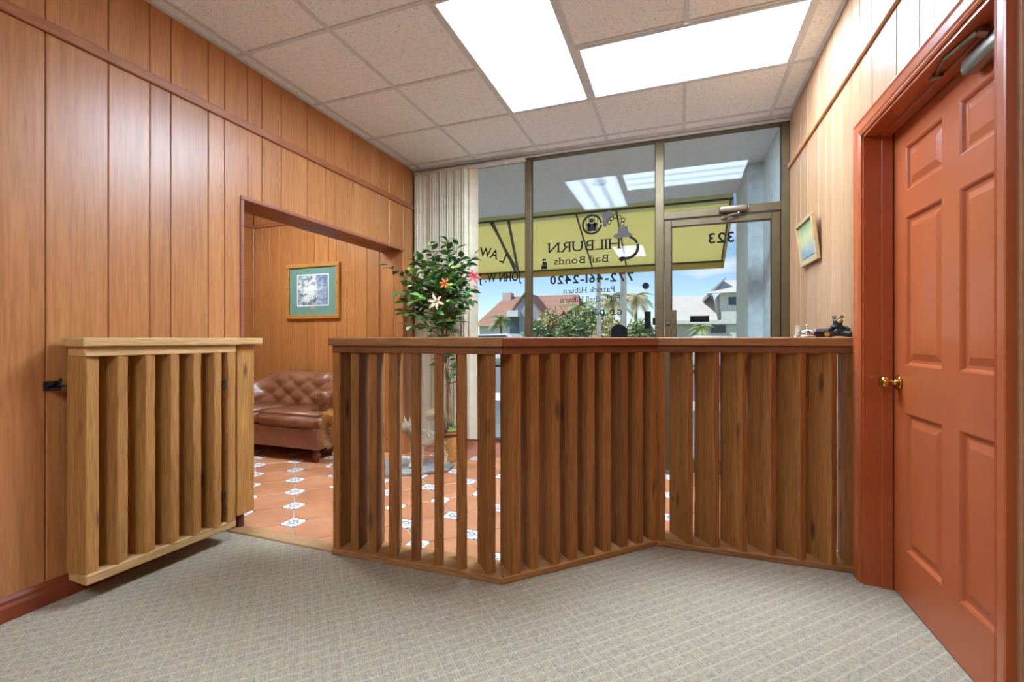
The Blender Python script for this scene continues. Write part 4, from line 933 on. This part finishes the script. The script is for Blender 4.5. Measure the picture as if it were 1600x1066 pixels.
for i, (c, d, sc_) in enumerate(spots):
    mi = rg.choices(range(4), (5, 4, 2.4, 1))[0]; m4 = leaf_mat4(c, d, sc_)
    if i < 295:
        o = bpy.data.objects.new('leaf', lmesh[mi]); COL.objects.link(o); o.parent = tree; o.matrix_local = Matrix.Translation(-Vector(tree.location)) @ m4
    else:
        V, F = leaf_verts(.088, .025); k_ = len(rest[0]); rest[0] += [tuple(m4 @ Vector(v)-Vector(tree.location)) for v in V]; rest[1] += [tuple(j+k_ for j in f) for f in F]
if rest[0]:
    me = bpy.data.meshes.new('inner_foliage'); me.from_pydata(rest[0], [], rest[1]); me.materials.append(LM[1]); o = bpy.data.objects.new('inner_foliage', me); COL.objects.link(o); o.parent = tree; o['kind'] = 'stuff'
def lily(pos, mat, r, face, lab):
    f = Vector(face).normalized(); x = f.cross(Vector((0, 0, 1))).normalized(); z = x.cross(f); bm = bmesh.new(); cv = bm.verts.new(pos)
    for k_ in range(6):
        a = k_*math.pi/3+.2; d = x*math.cos(a)+z*math.sin(a); e = f.cross(d); rr = r*(1 if k_ % 2 else .9)
        P_ = [Vector(pos)+d*rr*.35+e*rr*.2+f*.012, Vector(pos)+d*rr*.35+f*.022, Vector(pos)+d*rr*.35-e*rr*.2+f*.012, Vector(pos)+d*rr*.75+e*rr*.13+f*.022, Vector(pos)+d*rr*.75-e*rr*.13+f*.022, Vector(pos)+d*rr+f*.010]
        v = [bm.verts.new(q) for q in P_]; bm.faces.new((cv, v[0], v[1])); bm.faces.new((cv, v[1], v[2])); bm.faces.new((v[0], v[3], v[1])); bm.faces.new((v[1], v[4], v[2])); bm.faces.new((v[1], v[3], v[5], v[4]))
    o = obj('flower', bm, mat, tree, origin=tuple(pos)); o['label'] = lab
    bm = bmesh.new()
    for k_ in range(5): a = k_*1.256; tube(bm, [Vector(pos), Vector(pos)+f*.03+(x*math.cos(a)+z*math.sin(a))*.014], [.0012, .002], 5)
    tag(obj('stamens', bm, plain('stamen_brown', (150, 84, 40), .6) if 'stamen_brown' not in bpy.data.materials else bpy.data.materials['stamen_brown'], o), kind='stuff')
lily(far(695, 444, 3.24), plain('orange_petal', (226, 128, 62), .5), .052, (.3, -1, .1), 'orange lily')
lily(far(681, 473, 3.22), plain('cream_petal', (220, 200, 164), .5), .075, (.3, -1, .2), 'cream lily')
lily(far(740, 433, 3.35), plain('pink_petal', (202, 92, 100), .5), .065, (.6, -1, .3), 'pink lily')

# ------------------------------------------------------------------ mounted foxes
def skinned(name, joints, bones, mat, parent, sub=2, fat=1.4):
    """joints: list of (co, radius or (rx, ry)); bones: index pairs; first joint is the root"""
    me = bpy.data.meshes.new(name); me.from_pydata([j[0] for j in joints], bones, []); o = bpy.data.objects.new(name, me); COL.objects.link(o)
    md = o.modifiers.new('skin', 'SKIN'); md.branch_smoothing = .6
    for i, j in enumerate(joints):
        r = j[1] if isinstance(j[1], tuple) else (j[1], j[1]); sv = me.skin_vertices[0].data[i]; sv.radius = (r[0]*fat, r[1]*fat); sv.use_root = (i == 0)
    s_ = o.modifiers.new('sub', 'SUBSURF'); s_.levels = sub; s_.render_levels = sub
    dg = bpy.context.evaluated_depsgraph_get(); dg.update(); m2 = bpy.data.meshes.new_from_object(o.evaluated_get(dg)); bpy.data.objects.remove(o)
    m2.name = name; m2.materials.clear(); m2.materials.append(mat)
    for p_ in m2.polygons: p_.use_smooth = True
    return m2
def fur(name, top, mid, low):
    m = M(name, .9, None, .1); v = m.coord(); sp = m.n('ShaderNodeSeparateXYZ'); m.l(v, sp.inputs[0])
    n = m.noise(m.coord((1, 1, 1)), 70, 4, .7); f = m.math('ADD', m.math('MULTIPLY', sp.outputs[2], 2.2), m.math('MULTIPLY', m.math('SUBTRACT', n, .5), .6))
    m.base(m.ramp(f, [(.1, low), (.45, mid), (.75, top)])); m.bump(n, .8, .01); return m.m
def spikes(me, n, ln, seed, back=Vector((-1, 0, -.3))):
    rg = random.Random(seed); V, F = [], []; polys = list(me.polygons); areas = [p_.area for p_ in polys]
    for p_ in rg.choices(polys, areas, k=n):
        c = Vector(p_.center); nn = Vector(p_.normal); d = (nn*.55+back*.6+Vector((rg.uniform(-.3, .3), rg.uniform(-.3, .3), rg.uniform(-.3, .3)))).normalized()
        s_ = d.cross(nn); s_ = s_.normalized()*.0022 if s_.length > .01 else Vector((.002, 0, 0)); k_ = len(V); l_ = ln*rg.uniform(.6, 1.2); c = c-nn*.002
        V += [tuple(c-s_), tuple(c+s_), tuple(c+d*l_)]; F.append((k_, k_+1, k_+2))
    m = bpy.data.meshes.new('fur'); m.from_pydata(V, [], F); return m
def fox(name, loc, yaw, sc_, bodymat, tailmat, tailpts, tailr, label, headturn=0, seed=0):
    t = tag(empty(name, loc), label, 'fox', None)
    J = [((0, 0, .285), (.062, .068)), ((.10, 0, .280), (.062, .066)), ((.21, 0, .285), (.068, .080)), ((.275, 0, .335), (.048, .052)), ((.32, .0, .385), (.042, .044)),
         ((.355, .0, .392), (.044, .043)), ((.40, .0, .377), (.024, .023)), ((.45, .0, .366), (.013, .012)),
         # hind legs: knee forward, hock back
         ((-.01, .045, .22), (.042, .036)), ((.03, .05, .165), .026), ((-.045, .05, .095), .014), ((-.03, .05, .02), .013), ((.01, .05, .010), (.014, .009)),
         ((-.03, -.045, .22), (.042, .036)), ((.01, -.05, .165), .026), ((-.07, -.05, .095), .014), ((-.055, -.05, .02), .013), ((-.015, -.05, .010), (.014, .009)),
         # fore legs
         ((.225, .04, .205), (.028, .026)), ((.215, .042, .125), .017), ((.222, .042, .03), .013), ((.25, .042, .010), (.014, .009)),
         ((.245, -.04, .205), (.028, .026)), ((.25, -.042, .125), .017), ((.262, -.042, .03), .013), ((.29, -.042, .010), (.014, .009))]
    Bn = [(0, 1), (1, 2), (2, 3), (3, 4), (4, 5), (5, 6), (6, 7), (0, 8), (8, 9), (9, 10), (10, 11), (11, 12), (0, 13), (13, 14), (14, 15), (15, 16), (16, 17), (2, 18), (18, 19), (19, 20), (20, 21), (2, 22), (22, 23), (23, 24), (24, 25)]
    me = skinned('body', J, Bn, bodymat, t)
    rot = Matrix.Rotation(headturn, 4, 'Z'); piv = Vector((.30, 0, .36))
    def turn(v):
        v = Vector(v); k_ = max(0, min(1, (v.x-.26)/.06))*(1 if v.z > .30 else 0); return piv+(Matrix.Rotation(headturn*k_, 3, 'Z') @ (v-piv)) if k_ else v
    for v in me.vertices: v.co = turn(v.co)
    o = link('body', me, None, t, loc)
    f_ = spikes(me, 2600, .022, seed); link('fur', f_, bodymat, o, loc)['kind'] = 'stuff'
    def tri(pts, th, nm, mat):
        bm = bmesh.new(); c = sum((turn(p_) for p_ in pts), Vector())/3; a = [bm.verts.new(turn(p_)+Vector(loc)) for p_ in pts]; 
        b = bm.verts.new(turn(Vector(pts[0])*.4+Vector(pts[1])*.35+Vector(pts[2])*.25+Vector(th))+Vector(loc)); bm.faces.new(a)
        for i in range(3): bm.faces.new((a[i], a[(i+1) % 3], b))
        obj(nm, bm, mat, t, origin=tuple(c+Vector(loc)))
    for sg in (1, -1):
        tri([(.335, sg*.014, .425), (.325, sg*.046, .415), (.335, sg*.042, .490)], (-.022, 0, -.004), 'ear', bodymat)
        bm = bmesh.new(); bmesh.ops.create_uvsphere(bm, u_segments=8, v_segments=6, radius=.006, matrix=Matrix.Translation(turn((.392, sg*.021, .395))+Vector(loc))); obj('eye', bm, BLACK, t, smooth=True)
    bm = bmesh.new(); bmesh.ops.create_uvsphere(bm, u_segments=8, v_segments=6, radius=.009, matrix=Matrix.Translation(turn((.462, 0, .368))+Vector(loc))); obj('nose', bm, BLACK, t, smooth=True)
    tm_ = bmesh.new(); n = len(tailpts); P_ = []
    for i in range(40):          # smooth tail
        u_ = i/39*(n-1); k_ = min(int(u_), n-2); w_ = u_-k_; g = lambda q: Vector(tailpts[max(0, min(n-1, q))])
        p0, p1, p2, p3 = g(k_-1), g(k_), g(k_+1), g(k_+2); P_.append(.5*((2*p1)+(p2-p0)*w_+(2*p0-5*p1+4*p2-p3)*w_*w_+(3*p1-p0-3*p2+p3)*w_**3))
    rad = [tailr*(.45+.55*math.sin(math.pi*min(1, .15+.8*i/39)))*(1 if i < 36 else (39-i+.6)/4) for i in range(40)]
    tube(tm_, [q+Vector(loc) for q in P_], rad, 10); to = obj('tail', tm_, tailmat, t, smooth=True)
    sp_ = spikes(to.data, 3200, .034, seed+5, Vector((0, 0, -.2))); sp_.materials.append(tailmat); so = bpy.data.objects.new('tail_fur', sp_); COL.objects.link(so); so.parent = to; so['kind'] = 'stuff'
    t.rotation_euler = (0, 0, yaw); t.scale = (sc_,)*3
    return t
GREYF = fur('grey_fox_fur', (150, 134, 112), (190, 170, 142), (216, 200, 172)); REDF = fur('red_fox_fur', (196, 126, 48), (212, 150, 66), (222, 204, 172)); CREAMF = fur('cream_tail_fur', (214, 190, 150), (206, 180, 140), (120, 100, 78))
TAWNY = fur('tawny_tail_fur', (204, 146, 74), (176, 128, 72), (206, 176, 130))
q = far(668, 726, 3.42)
fox('grey_fox', (-1.945, 3.48, .028), R(240), .92, GREYF, CREAMF, [(-.03, 0, .30), (-.06, 0, .37), (-.02, .0, .45), (.06, .0, .475), (.13, 0, .45)], .040, 'mounted grey fox with raised cream tail standing on the stone slab', .2, 3)
q2 = far(575, 735, 3.12)
fox('red_fox', (-2.575, 3.02, 0), R(5), .86, REDF, TAWNY, [(-.04, 0, .31), (-.06, 0, .42), (-.09, 0, .54), (-.15, 0, .57), (-.20, 0, .47), (-.19, 0, .34), (-.13, 0, .24)], .034, 'mounted red fox with a curled bushy tail standing beside the loveseat', 0, 8)
bm = bmesh.new(); prism(bm, [(-2.50, 3.16), (-2.22, 3.08), (-2.00, 3.20), (-1.80, 3.38), (-1.84, 3.56), (-2.15, 3.60), (-2.45, 3.50)], 0, .028); bevel_all(bm, .006)
tag(obj('stone_slab', bm, plain('grey_slate', (138, 132, 122), .8, var=.2)), 'thin grey slate slab on the tiles beneath the grey fox', 'slab')

# ------------------------------------------------------------------ things on the counter
CT = 1.119
q = far(1262, 527, 2.64); bx_, by_ = q.x, 2.65
bell = tag(empty('service_bell', (bx_, by_, CT)), 'chrome counter bell on the railing cap', 'bell')
bm = bmesh.new(); lathe(bm, [(.044, 0), (.046, .004), (.043, .010), (.03, .012), (.001, .012)], (bx_, by_, CT), 32); obj('base', bm, CHROME, bell, smooth=True)
bm = bmesh.new(); lathe(bm, [(.040, .013), (.041, .016), (.039, .024), (.033, .034), (.022, .041), (.010, .044), (.001, .0445)], (bx_, by_, CT), 32); obj('dome', bm, CHROME, bell, smooth=True)
bm = bmesh.new(); lathe(bm, [(.003, .044), (.003, .054), (.006, .056), (.006, .060), (.001, .062)], (bx_, by_, CT), 14); obj('plunger', bm, CHROME, bell, smooth=True)
cb = tag(empty('card_stand', (far(1247, 520, 2.69).x, 2.70, CT)), 'small off-white card stand behind the counter bell', 'card')
x_ = cb.location.x; obj('foot', B(x_-.014, x_+.012, 2.690, 2.715, CT, CT+.006, .001), HW, cb); obj('card', B(x_-.011, x_+.009, 2.700, 2.703, CT+.005, CT+.062), plain('off_white_card', (222, 208, 184), .7), cb)
bc = far(1310, 520, 2.64).x
bear = tag(empty('bear_figurine', (bc, 2.65, CT)), 'black and gold bear figurine card holder beside the counter bell', 'figurine')
YG = plain('gold_paint', (190, 152, 62), .45); BK = plain('black_resin', (30, 30, 36), .35)
J = [((0, 0, .030), (.020, .018)), ((0, 0, .050), (.020, .018)), ((0, -.002, .068), (.012, .012)), ((0, -.004, .082), (.019, .017)), ((0, -.020, .079), (.009, .008)),
     ((.026, -.004, .048), .010), ((.045, -.020, .030), .008), ((-.026, -.004, .048), .010), ((-.045, -.020, .032), .008),
     ((.022, -.012, .018), .013), ((.052, -.034, .013), .011), ((-.022, -.012, .018), .013), ((-.052, -.030, .013), .011)]
me = skinned('body', J, [(0, 1), (1, 2), (2, 3), (3, 4), (1, 5), (5, 6), (1, 7), (7, 8), (0, 9), (9, 10), (0, 11), (11, 12)], BK, bear); link('body', me, None, bear, (bc, 2.65, CT))
for sg in (-1, 1):
    bm = bmesh.new(); lathe(bm, [(.001, -.004), (.008, -.003), (.008, .003), (.001, .004)], (bc+sg*.016, 2.648, CT+.099), 12, 'y'); obj('ear', bm, BK, bear, smooth=True)
    bm = bmesh.new(); lathe(bm, [(.001, -.002), (.0045, -.0015), (.0045, .0015), (.001, .002)], (bc+sg*.016, 2.643, CT+.099), 10, 'y'); obj('inner_ear', bm, YG, bear)
    bm = bmesh.new(); lathe(bm, [(.001, 0), (.011, .001), (.011, .004), (.001, .005)], (bc+sg*.056, 2.600, CT+.014), 14, 'y'); obj('paw_pad', bm, YG, bear)
    bm = bmesh.new(); bmesh.ops.create_uvsphere(bm, u_segments=8, v_segments=6, radius=.003, matrix=Matrix.Translation((bc+sg*.007, 2.628, CT+.088))); obj('eye', bm, YG, bear)
bm = bmesh.new(); bmesh.ops.create_uvsphere(bm, u_segments=10, v_segments=8, radius=.009, matrix=Matrix.Translation((bc, 2.624, CT+.078))); obj('muzzle', bm, YG, bear, smooth=True)
obj('card_tray', B(bc-.105, bc-.03, 2.615, 2.665, CT, CT+.030, .005, 2), BK, bear); obj('card_stack', B(bc-.098, bc-.045, 2.625, 2.655, CT+.028, CT+.044, .001), plain('grey_cards', (150, 148, 140), .7), bear)
